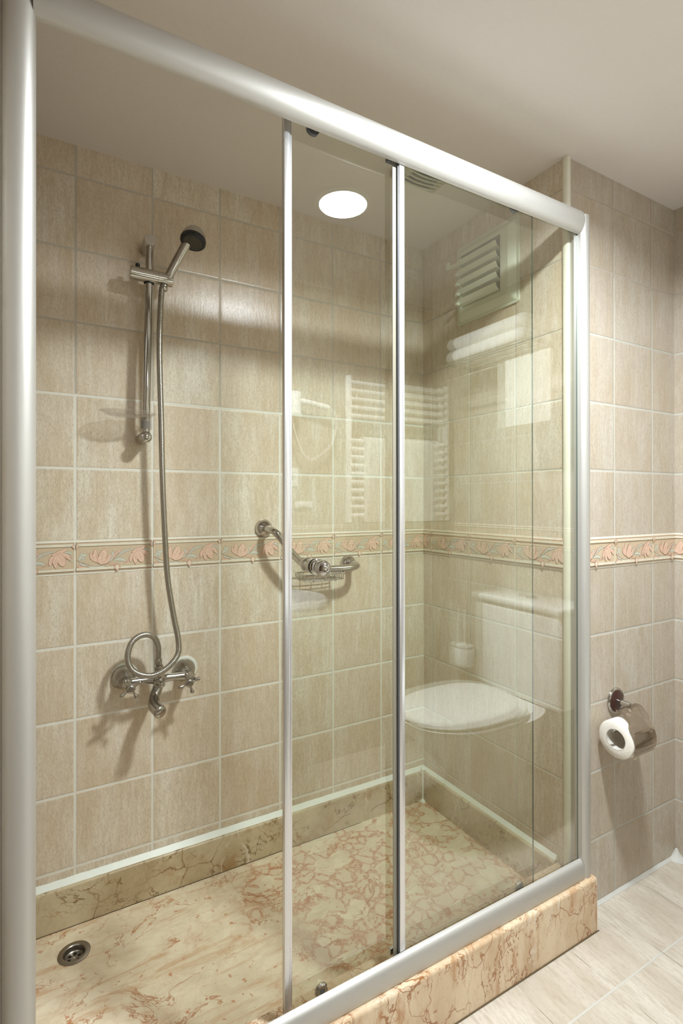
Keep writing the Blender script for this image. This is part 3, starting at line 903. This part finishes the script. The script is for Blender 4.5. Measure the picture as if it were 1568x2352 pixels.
tube(bm, [mc+Vector((0, -.008, .0)), mc+Vector((0, -.020, -.001))], [.0175, .0135], 22)
tube(bm, [mc+Vector((-.002, -.024, -.001)), mc+Vector((-.003, -.046, -.004))], [.0030, .0030], 12)
tube(bm, [mc+Vector((-.003, -.042, -.0035)), mc+Vector((-.003, -.049, -.0045)), mc+Vector((-.003, -.054, -.005))], [.0038, .0052, .0030], 14)
obj('diverter', bm, M_DULL, mix, True, 60)
bm = B(); lathe(bm, [(.0130, 0), (.0130, .011), (.0118, .013)], (mc.x-.001, MY, .703), (0, 0, 1), seg=6)
lathe(bm, [(.0112, 0), (.0112, .004)], (mc.x-.001, MY, .7135), (0, 0, 1), seg=20)
obj('hose_connector', bm, M_DULL, mix, True, 30)
for P_, r in ((L_, .0365), (R2, .0365)):
    bm = B(); lathe(bm, [(r, 0), (r*.97, .0018), (.033, .0022)], (P_.x+.003, -.0002, P_.z+.004), (0, -1, 0), seg=28)
    obj('silicone_ring', bm, M_SIL, mix, True)

# ------------------------------------------------------------------ grab bar with wire basket
grab = thing('grab_bar', 'angled chrome grab bar on the back wall across the floral border', 'grab bar', (-.50, -.03, .95))
bm = B()
GP = spline([(-.655, -.004, 1.0915), (-.6560, -.035, 1.091), (-.6540, -.066, 1.088), (-.6400, -.087, 1.072), (-.6000, -.092, 1.020), (-.5600, -.092, .980), (-.5250, -.092, .963), (-.4800, -.092, .9580), (-.4100, -.092, .9565), (-.3720, -.090, .9575), (-.3480, -.076, .9590), (-.3400, -.050, .9600), (-.3400, -.004, .9600)], 8)
tube(bm, GP, .0115, 20)
obj('bar', bm, M_CHROME, grab, True)
for q in ((-.655, -.0005, 1.0915), (-.340, -.0005, .9600)):
    bm = B(); lathe(bm, [(.0290, 0), (.0295, .003), (.0275, .010), (.0215, .019), (.0135, .0245), (.0115, .026)], q, (0, -1, 0), seg=40)
    obj('flange', bm, M_CHROME, grab, True)
bask = thing('wire_basket', 'small chrome wire soap basket hung under the horizontal part of the grab bar', 'wire basket', (-.48, -.06, .93))
bm = B()
bx0, bx1, by0, by1, bz0, bz1 = -.553, -.412, -.102, -.020, .922, .9425
loop = [(bx0, by0, bz1), (bx1, by0, bz1), (bx1, by1, bz1), (bx0, by1, bz1), (bx0, by0, bz1)]
for a, b in zip(loop[:-1], loop[1:]): tube(bm, [a, b], .0022, 8)
obj('rim', bm, M_CHROME, bask, True)
bm = B()
for k in range(7):
    y = by0 + (by1-by0)*(k+.5)/7
    tube(bm, spline([(bx0, y, bz1), (bx0+.002, y, bz0+.008), (bx0+.012, y, bz0), (bx1-.012, y, bz0), (bx1-.002, y, bz0+.008), (bx1, y, bz1)], 4), .0016, 8)
obj('long_wire', bm, M_CHROME, bask, True)
bm = B()
for x in (bx0+.03, (bx0+bx1)/2, bx1-.03):
    tube(bm, [(x, by0, bz1), (x, by0+.002, bz0-.002), (x, by1-.002, bz0-.002), (x, by1, bz1)], .0016, 8)
for x in (bx0+.03, bx1-.03): tube(bm, [(x, by1, bz1), (x, -.001, bz1)], .0022, 8)
obj('cross_wire', bm, M_CHROME, bask, True)

# ------------------------------------------------------------------ louvred vent on the shower's right wall
vent = thing('louvre_vent', 'pale cream plastic louvred air vent high on the right shower wall', 'vent', (-.01, -.32, 1.80))
VY0, VY1, VZ0, VZ1 = -.196, -.470, 1.7935, 2.064      # far side, near side
iy0, iy1, iz0, iz1 = -.232, -.410, 1.842, 2.022
def rectring(y0, y1, z0, z1, x): return [(x, y0, z0), (x, y1, z0), (x, y1, z1), (x, y0, z1)]
def rrect(y0, y1, z0, z1, x, r=.010, n=5):
    P = []
    s = 1 if y1 > y0 else -1
    for cy, cz, a0 in ((y1-s*r, z0+r, -PI/2), (y1-s*r, z1-r, 0), (y0+s*r, z1-r, PI/2), (y0+s*r, z0+r, PI)):
        for i in range(n+1):
            a = a0 + PI/2*i/n
            P.append((x, cy+s*r*math.cos(a), cz+r*math.sin(a)))
    return P
bm = B()
R0 = rrect(VY0, VY1, VZ0, VZ1, -.0005); R1 = rrect(VY0, VY1, VZ0, VZ1, -.006)
def inset(R, d, x):
    cy = (VY0+VY1)/2; cz = (VZ0+VZ1)/2; hy = abs(VY1-VY0)/2; hz = (VZ1-VZ0)/2
    return [(x, cy+(p[1]-cy)*(hy-d)/hy, cz+(p[2]-cz)*(hz-d)/hz) for p in R]
rings = [R0, R1, inset(R0, .009, -.007), inset(R0, .011, -.010), inset(R0, .030, -.022), inset(R0, .036, -.022)]
# inner rings collapse to the opening
def open_ring(x):
    out = []
    cy = (iy0+iy1)/2; cz = (iz0+iz1)/2
    for p in R0:
        sy = -1 if p[1] < (VY0+VY1)/2 else 1
        sz = 1 if p[2] > (VZ0+VZ1)/2 else -1
        out.append((x, cy+sy*abs(iy1-iy0)/2, cz+sz*(iz1-iz0)/2))
    return out
rings += [open_ring(-.022), open_ring(-.004)]
loft(bm, rings, cap0=False, cap1=False)
bmesh.ops.remove_doubles(bm, verts=bm.verts, dist=1e-6)
obj('frame', bm, M_VENT, vent, True, 25)
bm = B(); box(bm, (-.0045, iy1, iz0), (-.0035, iy0, iz1))
mesh_o = obj('insect_screen', bm, simple('screen_plastic', (196, 192, 176), .6), vent)
bm = B()
for i in range(36):
    for j in range(34):
        y = iy1 + .004 + i*.0049; z = iz0+.004+j*.0052
        if y > iy0-.003 or z > iz1-.003: continue
        vs = [bm.verts.new((-.0048, y+a, z+b)) for a, b in ((-.0014, -.0014), (.0014, -.0014), (.0014, .0014), (-.0014, .0014))]
        bm.faces.new(vs)
obj('screen_hole', bm, M_HOLE, mesh_o)
for k in range(5):
    zc = iz0 + .012 + k*.0335
    bm = B()
    prof = [(.002, -.0115), (.026, .0025), (.0345, .0165), (.0360, .0158), (.0275, .0010), (.0030, -.0130)]
    sweep(bm, prof, (0, iy1+.012 if False else iy1+.008, zc), (0, iy0+.006, zc), (-1, 0, 0), (0, 0, 1))
    lv = obj('louvre', bm, M_VENT, vent)
    bm = B(); box(bm, (-.042, iy0-.004, zc-.004), (-.030, iy0+.008, zc+.007), bev=.001)
    box(bm, (-.0435, iy0+.000, zc-.001), (-.042, iy0+.004, zc+.003))
    obj('clip', bm, M_VENT, lv)
bm = B(); zc = iz0+.012+4*.0335
box(bm, (-.050, iy0+.006, zc-.003), (-.036, iy0+.030, zc+.005), bev=.001)
box(bm, (-.058, iy0+.022, zc-.008), (-.049, iy0+.036, zc+.016), bev=.002)
obj('lever', bm, M_VENT, vent)
for y in (VY0-.010, VY1+.010):
    for z in (VZ0+.010, VZ1-.010):
        bm = B(); lathe(bm, [(.0032, 0), (.0026, .0015)], (-.0065, y, z), (-1, 0, 0), seg=12)
        obj('screw', bm, M_VENT, vent, True)

# ------------------------------------------------------------------ extractor grille on the ceiling
fan = thing('extractor_grille', 'square off-white extractor fan grille on the shower ceiling', 'extractor fan', (-.315, -.42, H-.02))
fx0, fx1, fy0, fy1 = -.392, -.231, -.462, -.331
bm = B(); box(bm, (fx0, fy0, H-.020), (fx1, fy1, H-.001), bev=.004)
obj('housing', bm, M_FAN, fan, True)
bm = B(); fc = Vector(((fx0+fx1)/2, (fy0+fy1)/2, 0))
for k in range(7):
    # shallow arcs across the plate
    yy = fy1 - .014 - k*.0165
    P = [(fc.x + t*.072, yy + (.012*(1-t*t) - .010), H-.0225) for t in [i/8-1 for i in range(17)]]
    tube(bm, P, .0026, 8)
obj('grille_slat', bm, M_FAN, fan, True)
bm = B()
for k in range(6):
    yy = fy1 - .0225 - k*.0165
    for (ta, tb) in ((-.55, .72),):
        Pl = [(fc.x + t*.072, yy + (.012*(1-t*t) - .010)) for t in [ta+(tb-ta)*i/12 for i in range(13)]]
        vs = [bm.verts.new((x, y+.0045, H-.0206)) for x, y in Pl] + [bm.verts.new((x, y-.0045, H-.0206)) for x, y in reversed(Pl)]
        bm.faces.new(vs)
obj('slot', bm, simple('slot_shadow', (84, 82, 72), .8), fan)

# ------------------------------------------------------------------ ceiling lamp
lamp = thing('ceiling_lamp', 'round white recessed ceiling lamp, seen mirrored in the glass panel', 'ceiling lamp', (LAMP[0], LAMP[1], H-.01))
bm = B(); lathe(bm, [(.092, 0), (.092, .003), (.080, .008), (.078, .008), (.078, .001)], (LAMP[0], LAMP[1], H-.0085+.008), (0, 0, -1), seg=48, cap0=False, cap1=False)
obj('rim', bm, M_WHITE, lamp, True)
bm = B(); lathe(bm, [(.0775, 0), (.0775, .002)], (LAMP[0], LAMP[1], H-.0065), (0, 0, -1), seg=48)
obj('diffuser', bm, M_LAMP, lamp)

# ------------------------------------------------------------------ toilet paper holder on the nib wall
tp = thing('paper_holder', 'chrome toilet paper holder with curved cover and rosette with a brown reflection painted in', 'paper holder', (.217, -.66, .55))
hx, hz = .218, .578
bm = B(); lathe(bm, [(.0385, 0), (.0390, .003), (.0375, .006), (.0345, .0075), (.0330, .0070), (.0325, .0060), (.0001, .0060)], (hx, YN-.0005, hz), (0, -1, 0), seg=48, cap1=False)
obj('rosette', bm, M_CHROME, tp, True, 60)
bm = B(); lathe(bm, [(.0325, .0058), (.0320, .0066), (.0260, .0085), (.0120, .0105), (.0001, .0108)], (hx, YN, hz), (0, -1, 0), seg=48, cap1=False, cap0=False)
obj('rosette_disc', bm, M_BROWN, tp, True)
bm = B(); lathe(bm, [(.0086, .008), (.0086, .046), (.0070, .048), (.0001, .0485)], (hx, YN, hz), (0, -1, 0), seg=24, cap1=False)
tube(bm, [(hx-.002, YN-.0495, hz-.003), (hx-.006, YN-.054, hz-.004)], .0036, 12)
obj('post', bm, M_CHROME, tp, True)
RC, RR = Vector((0, -.700, .507)), .0525
RXa, RXb = .1205, .2145
ry = YN-.047
bm = B(); tube(bm, [(.156, ry, .5735), (.250, ry, .5735)], .0042, 12)
# arm goes round the left end of the roll and enters its core
tube(bm, spline([(.156, ry, .5735), (.150, ry+.001, .570), (.250, ry, .5735)][:2] + [(.258, ry, .568), (.262, -.690, .550), (.262, -.698, .528), (.255, -.700, .5195), (.235, -.700, .519)][:0], 2) if False else [(.250, ry, .5735), (.258, ry-.002, .568), (.262, -.690, .550), (.262, -.698, .538), (.256, -.700, .532), (.245, -.700, .5312), (.118, -.700, .5312), (.110, -.700, .5330)], .0032, 10)
lathe(bm, [(.0001, -.004), (.003, -.003), (.0045, 0), (.003, .003), (.0001, .004)], (.1085, -.700, .5350), (0, 0, 1), seg=14, cap0=False, cap1=False)
obj('arm', bm, M_CHROME, tp, True)
# the cover sheet: from the hinge rod it falls and bows round the roll
def cover_path():
    P = [(-.6815+0.004, .5775), (-.688, .5795), (-.697, .5775), (-.712, .5690), (-.728, .5590)]
    a0 = math.radians(58)
    for i in range(0, 13):
        a = a0 - math.radians(92)*i/12
        P.append((RC.y - (RR+.0065)*math.cos(a), RC.z + (RR+.0065)*math.sin(a)))
    return P
CP = spline([(0, y, z) for y, z in cover_path()], 4)
bm = B()
cols = 9
def cw(i, n):
    t = i/n
    if t < .10: return (.150, .248)
    s = min(1, (t-.10)/.32); s = s*s*(3-2*s)
    return (.150*(1-s)+.1175*s, .248*(1-s)+.2185*s)
grid = []
for i, p in enumerate(CP):
    xa, xb = cw(i, len(CP)-1)
    grid.append([bm.verts.new((xa+(xb-xa)*j/cols, p.y, p.z)) for j in range(cols+1)])
for i in range(len(grid)-1):
    for j in range(cols):
        # notch cut out beside the post
        if 3 <= i <= 9 and j in (3, 4) and not (i > 6 and j == 4): continue
        bm.faces.new((grid[i][j], grid[i][j+1], grid[i+1][j+1], grid[i+1][j]))
bmesh.ops.solidify(bm, geom=bm.faces[:], thickness=.0009)
h = NT('hammered_chrome')
co = h.coord()
nz = h.noise(h.vm('MULTIPLY', co, (9, 60, 75)), 1, 3, .5)
h.bsdf(Base_Color=s2l((216, 208, 198)), Metallic=1.0, Roughness=.08, Normal=h.bump(h.m('MULTIPLY', nz, h.mr(h.xyz(co)[2], -.015, .0, 1.0, .12)), .004, .8))
obj('cover', bm, h.mat, tp, True, 60)

roll = thing('toilet_roll', 'white toilet paper roll on the chrome holder', 'toilet roll', (.167, -.70, .455))
bm = B(); lathe(bm, [(.0290, 0), (RR-.003, 0), (RR, .003), (RR, RXb-RXa-.003), (RR-.003, RXb-RXa), (.0290, RXb-RXa)], (RXa, RC.y, RC.z), (1, 0, 0), seg=56, cap0=False, cap1=False)
obj('paper', bm, M_PAPER, roll, True, 60)
bm = B(); lathe(bm, [(.0290, -.0003), (.0290, RXb-RXa+.0003), (.0277, RXb-RXa+.0003), (.0277, -.0003), (.0290, -.0003)], (RXa, RC.y, RC.z), (1, 0, 0), seg=40, cap0=False, cap1=False)
obj('core', bm, simple('core_card', (206, 200, 190), .8), roll, True, 60)
bm = B()
y1 = RC.y-.012; z1 = RC.z-RR
vs = [(.175, y1, z1), (.205, y1, z1+.001), (.203, y1-.002, z1-.010), (.196, y1-.002, z1-.018), (.186, y1-.002, z1-.016), (.178, y1-.001, z1-.008)]
f = bm.faces.new([bm.verts.new(v) for v in vs]); bmesh.ops.solidify(bm, geom=[f], thickness=.0008)
obj('loose_sheet', bm, M_PAPER, roll)

# ------------------------------------------------------------------ floor silicone and corner bead of the room
bm = B()
bead(bm, (.05, YN-.0005, .0005), (XR-.002, YN-.0005, .0005), (0, -1, 0), (0, 0, 1), .0075, 5)
bead(bm, (XR-.0005, YN-.002, .0005), (XR-.0005, YO+.002, .0005), (-1, 0, 0), (0, 0, 1), .0085, 6)
lathe(bm, [(.030, 0), (.020, .006), (.010, .016), (.004, .030)], (XR-.008, YN-.008, .0003), seg=18)
struct(obj('trim_7', bm, M_GROUTJ, smooth=True, angle=60))
bm = B(); box(bm, (XL+.001, -.6995, .0004), (.046, -.6972, .0016))
struct(obj('trim_8', bm, simple('kerb_joint_dark', (96, 78, 52), .9, var=.4, bscale=30)))  # thin mottled brown strip along the foot of the kerb

# ------------------------------------------------------------------ things the glass mirrors
# toilet against the right wall, pointing at the camera's left
toi = thing('toilet', 'white ceramic toilet with closed lid, seen only as a reflection in the glass', 'toilet', (.2, -1.2, 0))
TY = -1.20
def seat_ring(x0, x1, hw, z, n=40, sq=2.4):
    cx = (x0+x1)/2; P = []
    for i in range(n):
        a = 2*PI*i/n
        ca, sa = math.cos(a), math.sin(a)
        ex = 2.0 if ca < 0 else 3.2
        P.append((cx + (x1-x0)/2*math.copysign(abs(ca)**(2/ex), ca), TY + hw*math.copysign(abs(sa)**(2/2.3), sa), z))
    return P
bm = B()
loft(bm, [seat_ring(.02, .42, .10, .0), seat_ring(.0, .42, .11, .04), seat_ring(.02, .42, .10, .18), seat_ring(-.10, .42, .15, .30), seat_ring(-.165, .42, .18, .37), seat_ring(-.175, .42, .185, .395)])
obj('bowl', bm, M_CERAM, toi, True, 60)
bm = B(); loft(bm, [seat_ring(-.180, .31, .188, .398), seat_ring(-.185, .31, .192, .404), seat_ring(-.185, .31, .192, .412), seat_ring(-.178, .31, .186, .416)])
obj('seat', bm, M_WHITE, toi, True, 60)
bm = B(); loft(bm, [seat_ring(-.178, .31, .186, .419), seat_ring(-.184, .31, .190, .423), seat_ring(-.182, .31, .189, .430), seat_ring(-.168, .30, .176, .436), seat_ring(-.10, .26, .12, .439)])
obj('lid', bm, M_WHITE, toi, True, 60)
bm = B(); box(bm, (.365, TY-.20, .395), (.545, TY+.20, .755), bev=.02, seg=4)
obj('cistern', bm, M_CERAM, toi, True, 60)
bm = B(); box(bm, (.355, TY-.21, .755), (.546, TY+.21, .785), bev=.012, seg=3)
cl = obj('cistern_lid', bm, M_CERAM, toi, True, 60)
bm = B(); lathe(bm, [(.022, 0), (.022, .006), (.018, .008)], (.45, TY, .785), (0, 0, 1), seg=24)
obj('flush_button', bm, M_CHROME, cl, True)

# towel radiator on the wall behind the camera
rad = thing('towel_radiator', 'white ladder towel radiator, seen only as a reflection in the glass', 'radiator', (.2, -1.72, 1.09))
for x in (-.072, .462):
    bm = B(); lathe(bm, [(.016, 0), (.016, .655), (.012, .66)], (x, -1.73, 1.085), (0, 0, 1), seg=20)
    obj('upright', bm, M_WHITE, rad, True)
for k in range(17):
    if k in (5, 6): continue
    z = 1.715 - k*.0375
    bm = B(); tube(bm, [(-.072, -1.722, z), (.462, -1.722, z)], .0105, 12)
    obj('rung', bm, M_WHITE, rad, True)
for z in (1.16, 1.66):
    for x in (-.03, .42):
        bm = B(); tube(bm, [(x, -1.7985, z), (x, -1.728, z)], .008, 10)
        obj('bracket', bm, M_WHITE, rad, True)
bm = B()
tw = [(-1.699, 1.085), (-1.698, 1.25), (-1.700, 1.44), (-1.706, 1.4645), (-1.722, 1.4725), (-1.738, 1.4645), (-1.744, 1.44), (-1.748, 1.20)]
bmv = []
for i, (y, z) in enumerate(spline([(0, a, b) for a, b in tw], 5)[i][1:] for i in range(len(spline([(0, a, b) for a, b in tw], 5)))):
    bmv.append([bm.verts.new((-.01+.40*j/12, y+.0012*math.sin(j*1.7), z)) for j in range(13)])
for i in range(len(bmv)-1):
    for j in range(12): bm.faces.new((bmv[i][j], bmv[i][j+1], bmv[i+1][j+1], bmv[i+1][j]))
bmesh.ops.solidify(bm, geom=bm.faces[:], thickness=.006)
tag(obj('hand_towel', bm, M_TOWEL, smooth=True), 'white hand towel folded over the ladder radiator, mirrored in the glass', 'towel')

# towel shelf on the right wall with two folded towels and one hanging
shelf = thing('towel_shelf', 'chrome towel shelf on the right wall, mirrored in the glass', 'towel shelf', (.44, -1.35, 1.79))
bm = B()
for x in (.335, .39, .445, .50): tube(bm, [(x, -1.58, 1.80), (x, -1.10, 1.80)], .0045, 10)
obj('rail', bm, M_CHROME, shelf, True)
for y in (-1.57, -1.11):
    bm = B(); tube(bm, [(XR-.0005, y, 1.795), (.335, y, 1.795)], .006, 10); tube(bm, [(.335, y, 1.795), (.345, y, 1.735)], .005, 10)
    lathe(bm, [(.018, 0), (.016, .006)], (XR-.0005, y, 1.795), (-1, 0, 0), seg=20)
    obj('side_arm', bm, M_CHROME, shelf, True)
bm = B(); tube(bm, [(.345, -1.57, 1.735), (.345, -1.11, 1.735)], .005, 10)
obj('hanging_rail', bm, M_CHROME, shelf, True)
def folded(name, z0, label, grp=None, dy=0):
    bm = B()
    box(bm, (.325, -1.545+dy, z0), (.515, -1.135+dy, z0+.053), bev=.0245, seg=6)
    return tag(obj(name, bm, M_TOWEL, smooth=True, angle=60), label, 'towel')
folded('folded_towel', 1.8055, 'lower folded white towel on the chrome shelf, mirrored in the glass')
folded('folded_towel', 1.8605, 'upper folded white towel on the chrome shelf, mirrored in the glass', dy=.006)
bm = B()
tp_ = spline([(.3385, 0, 1.475), (.3385, 0, 1.60), (.3385, 0, 1.72), (.340, 0, 1.738), (.345, 0, 1.7425), (.350, 0, 1.738), (.3515, 0, 1.72), (.3520, 0, 1.52)], 5)
rows = [[bm.verts.new((p.x + .0015*math.sin(j*1.3), -1.235+.215*j/10, p.z)) for j in range(11)] for p in tp_]
for i in range(len(rows)-1):
    for j in range(10): bm.faces.new((rows[i][j], rows[i][j+1], rows[i+1][j+1], rows[i+1][j]))
bmesh.ops.solidify(bm, geom=bm.faces[:], thickness=.004)
tag(obj('face_towel', bm, M_TOWEL, smooth=True), 'white face towel hanging below the towel shelf, mirrored in the glass', 'towel')

# hair dryer, socket and switch on the wall behind
hdr = thing('hair_dryer', 'white wall mounted hair dryer with coiled cord, mirrored in the glass', 'hair dryer', (-.33, -1.76, 1.55))
bm = B(); lathe(bm, [(.038, 0), (.040, .004), (.034, .022), (.034, .098), (.030, .104)], (-.335, -1.755, 1.545), (0, 0, 1), seg=32)
obj('body', bm, M_WHITE, hdr, True, 50)
bm = B(); tube(bm, spline([(-.305, -1.75, 1.612), (-.24, -1.745, 1.604), (-.17, -1.74, 1.592)], 5), [.013]*11, 14)
obj('handle', bm, M_WHITE, hdr, True)
bm = B()
cpth = resample(spline([(-.165, -1.74, 1.590), (-.130, -1.745, 1.560), (-.128, -1.75, 1.50), (-.16, -1.752, 1.42), (-.25, -1.755, 1.36), (-.30, -1.755, 1.40), (-.335, -1.755, 1.50), (-.335, -1.755, 1.545)], 20), .0015)
coil = [p + Vector((0, math.cos(i*.9), math.sin(i*.9)))*.008 for i, p in enumerate(cpth)]
tube(bm, coil, .0018, 6)
obj('coiled_cord', bm, M_WHITE, hdr, True)
bm = B(); box(bm, (-.365, -1.7995, 1.56), (-.305, -1.785, 1.64), bev=.004)
obj('wall_plate', bm, M_WHITE, hdr, True)
sk = thing('wall_socket', 'white wall socket below the hair dryer, mirrored in the glass', 'socket', (-.33, -1.79, 1.28))
bm = B(); box(bm, (-.375, -1.7995, 1.245), (-.295, -1.789, 1.325), bev=.004)
obj('plate', bm, M_WHITE, sk, True)
bm = B(); lathe(bm, [(.020, 0), (.019, .0006)], (-.335, -1.789, 1.285), (0, 1, 0), seg=28)
obj('socket_recess', bm, M_GREY, sk)
sk = thing('light_switch', 'white light switch plate under the socket, mirrored in the glass', 'switch', (-.27, -1.79, 1.15))
bm = B(); box(bm, (-.31, -1.7995, 1.150), (-.225, -1.790, 1.178), bev=.003)
obj('plate', bm, M_WHITE, sk, True)
bm = B(); box(bm, (-.29, -1.790, 1.155), (-.245, -1.787, 1.173), bev=.001)
obj('rocker', bm, M_WHITE, sk, True)

# brush holder beside the toilet
bh = thing('toilet_brush_holder', 'white toilet brush in a round wall holder, mirrored in the glass', 'toilet brush', (.49, -1.62, .40))
bm = B(); lathe(bm, [(.030, 0), (.046, .004), (.048, .085), (.046, .088), (.043, .085), (.041, .010), (.0001, .010)], (.480, -1.62, .395), (0, 0, 1), seg=32, cap1=False)
obj('cup', bm, M_CERAM, bh, True)
bm = B(); lathe(bm, [(.024, 0), (.022, .006)], (XR-.0005, -1.62, .45), (-1, 0, 0), seg=24); tube(bm, [(XR-.004, -1.62, .45), (.524, -1.62, .45)], .006, 10)
obj('wall_mount', bm, M_CHROME, bh, True)
bm = B(); tube(bm, [(.480, -1.62, .41), (.480, -1.62, .52), (.480, -1.62, .66)], [.006, .006, .008], 12); lathe(bm, [(.0001, -.002), (.040, 0), (.040, .006), (.010, .012)], (.480, -1.62, .486), (0, 0, 1), seg=28)
obj('brush', bm, M_WHITE, bh, True)

# washbasin and mirror on the wall behind
bas = thing('washbasin', 'white oval washbasin on a pedestal, mirrored faintly in the glass', 'washbasin', (-.56, -1.58, 0))
def oval(cx, cy, rx, ry, z, n=40): return [(cx+rx*math.cos(2*PI*i/n), cy+ry*math.sin(2*PI*i/n), z) for i in range(n)]
bc = (-.56, -1.575)
bm = B(); loft(bm, [oval(*bc, .10, .10, .62), oval(*bc, .20, .17, .68), oval(*bc, .262, .215, .77), oval(*bc, .27, .222, .80), oval(*bc, .262, .214, .808), oval(*bc, .235, .185, .80), oval(*bc, .17, .13, .73), oval(*bc, .05, .04, .70)])
obj('bowl', bm, M_CERAM, bas, True, 60)
bm = B(); lathe(bm, [(.11, 0), (.10, .03), (.075, .25), (.085, .63)], (bc[0], bc[1]-.02, .0005), (0, 0, 1), seg=32)
obj('pedestal', bm, M_CERAM, bas, True, 60)
bm = B(); tube(bm, spline([(-.56, -1.77, .80), (-.56, -1.77, .88), (-.56, -1.72, .92), (-.56, -1.65, .90)], 6), .011, 14)
obj('tap', bm, M_CHROME, bas, True)
bm = B(); box(bm, (-.92, -1.7995, 1.10), (-.46, -1.794, 1.75))
bm.faces.ensure_lookup_table()
tag(obj('wall_mirror', bm, M_MIRROR), 'rectangular mirror above the washbasin on the wall behind the camera', 'mirror')

# unseen glowing strip added to fill the shadows, behind the camera
ml = thing('fill_strip', 'added fill light strip above the washbasin mirror, outside the view', 'fill light', (-.69, -1.77, 1.88))
bm = B(); box(bm, (-.96, -1.7995, 1.86), (-.42, -1.775, 1.92), bev=.004)
obj('base', bm, M_CHROME, ml, True)
h = NT('fill_strip_glow')
e = h.n('ShaderNodeEmission', {'Color': (.93, .97, 1.0, 1), 'Strength': FILL_POWER})
h.t.links.new(e.outputs[0], h.out.inputs[0])
bm = B(); tube(bm, [(-.94, -1.745, 1.89), (-.44, -1.745, 1.89)], .030, 20)
obj('diffuser', bm, h.mat, ml, True)
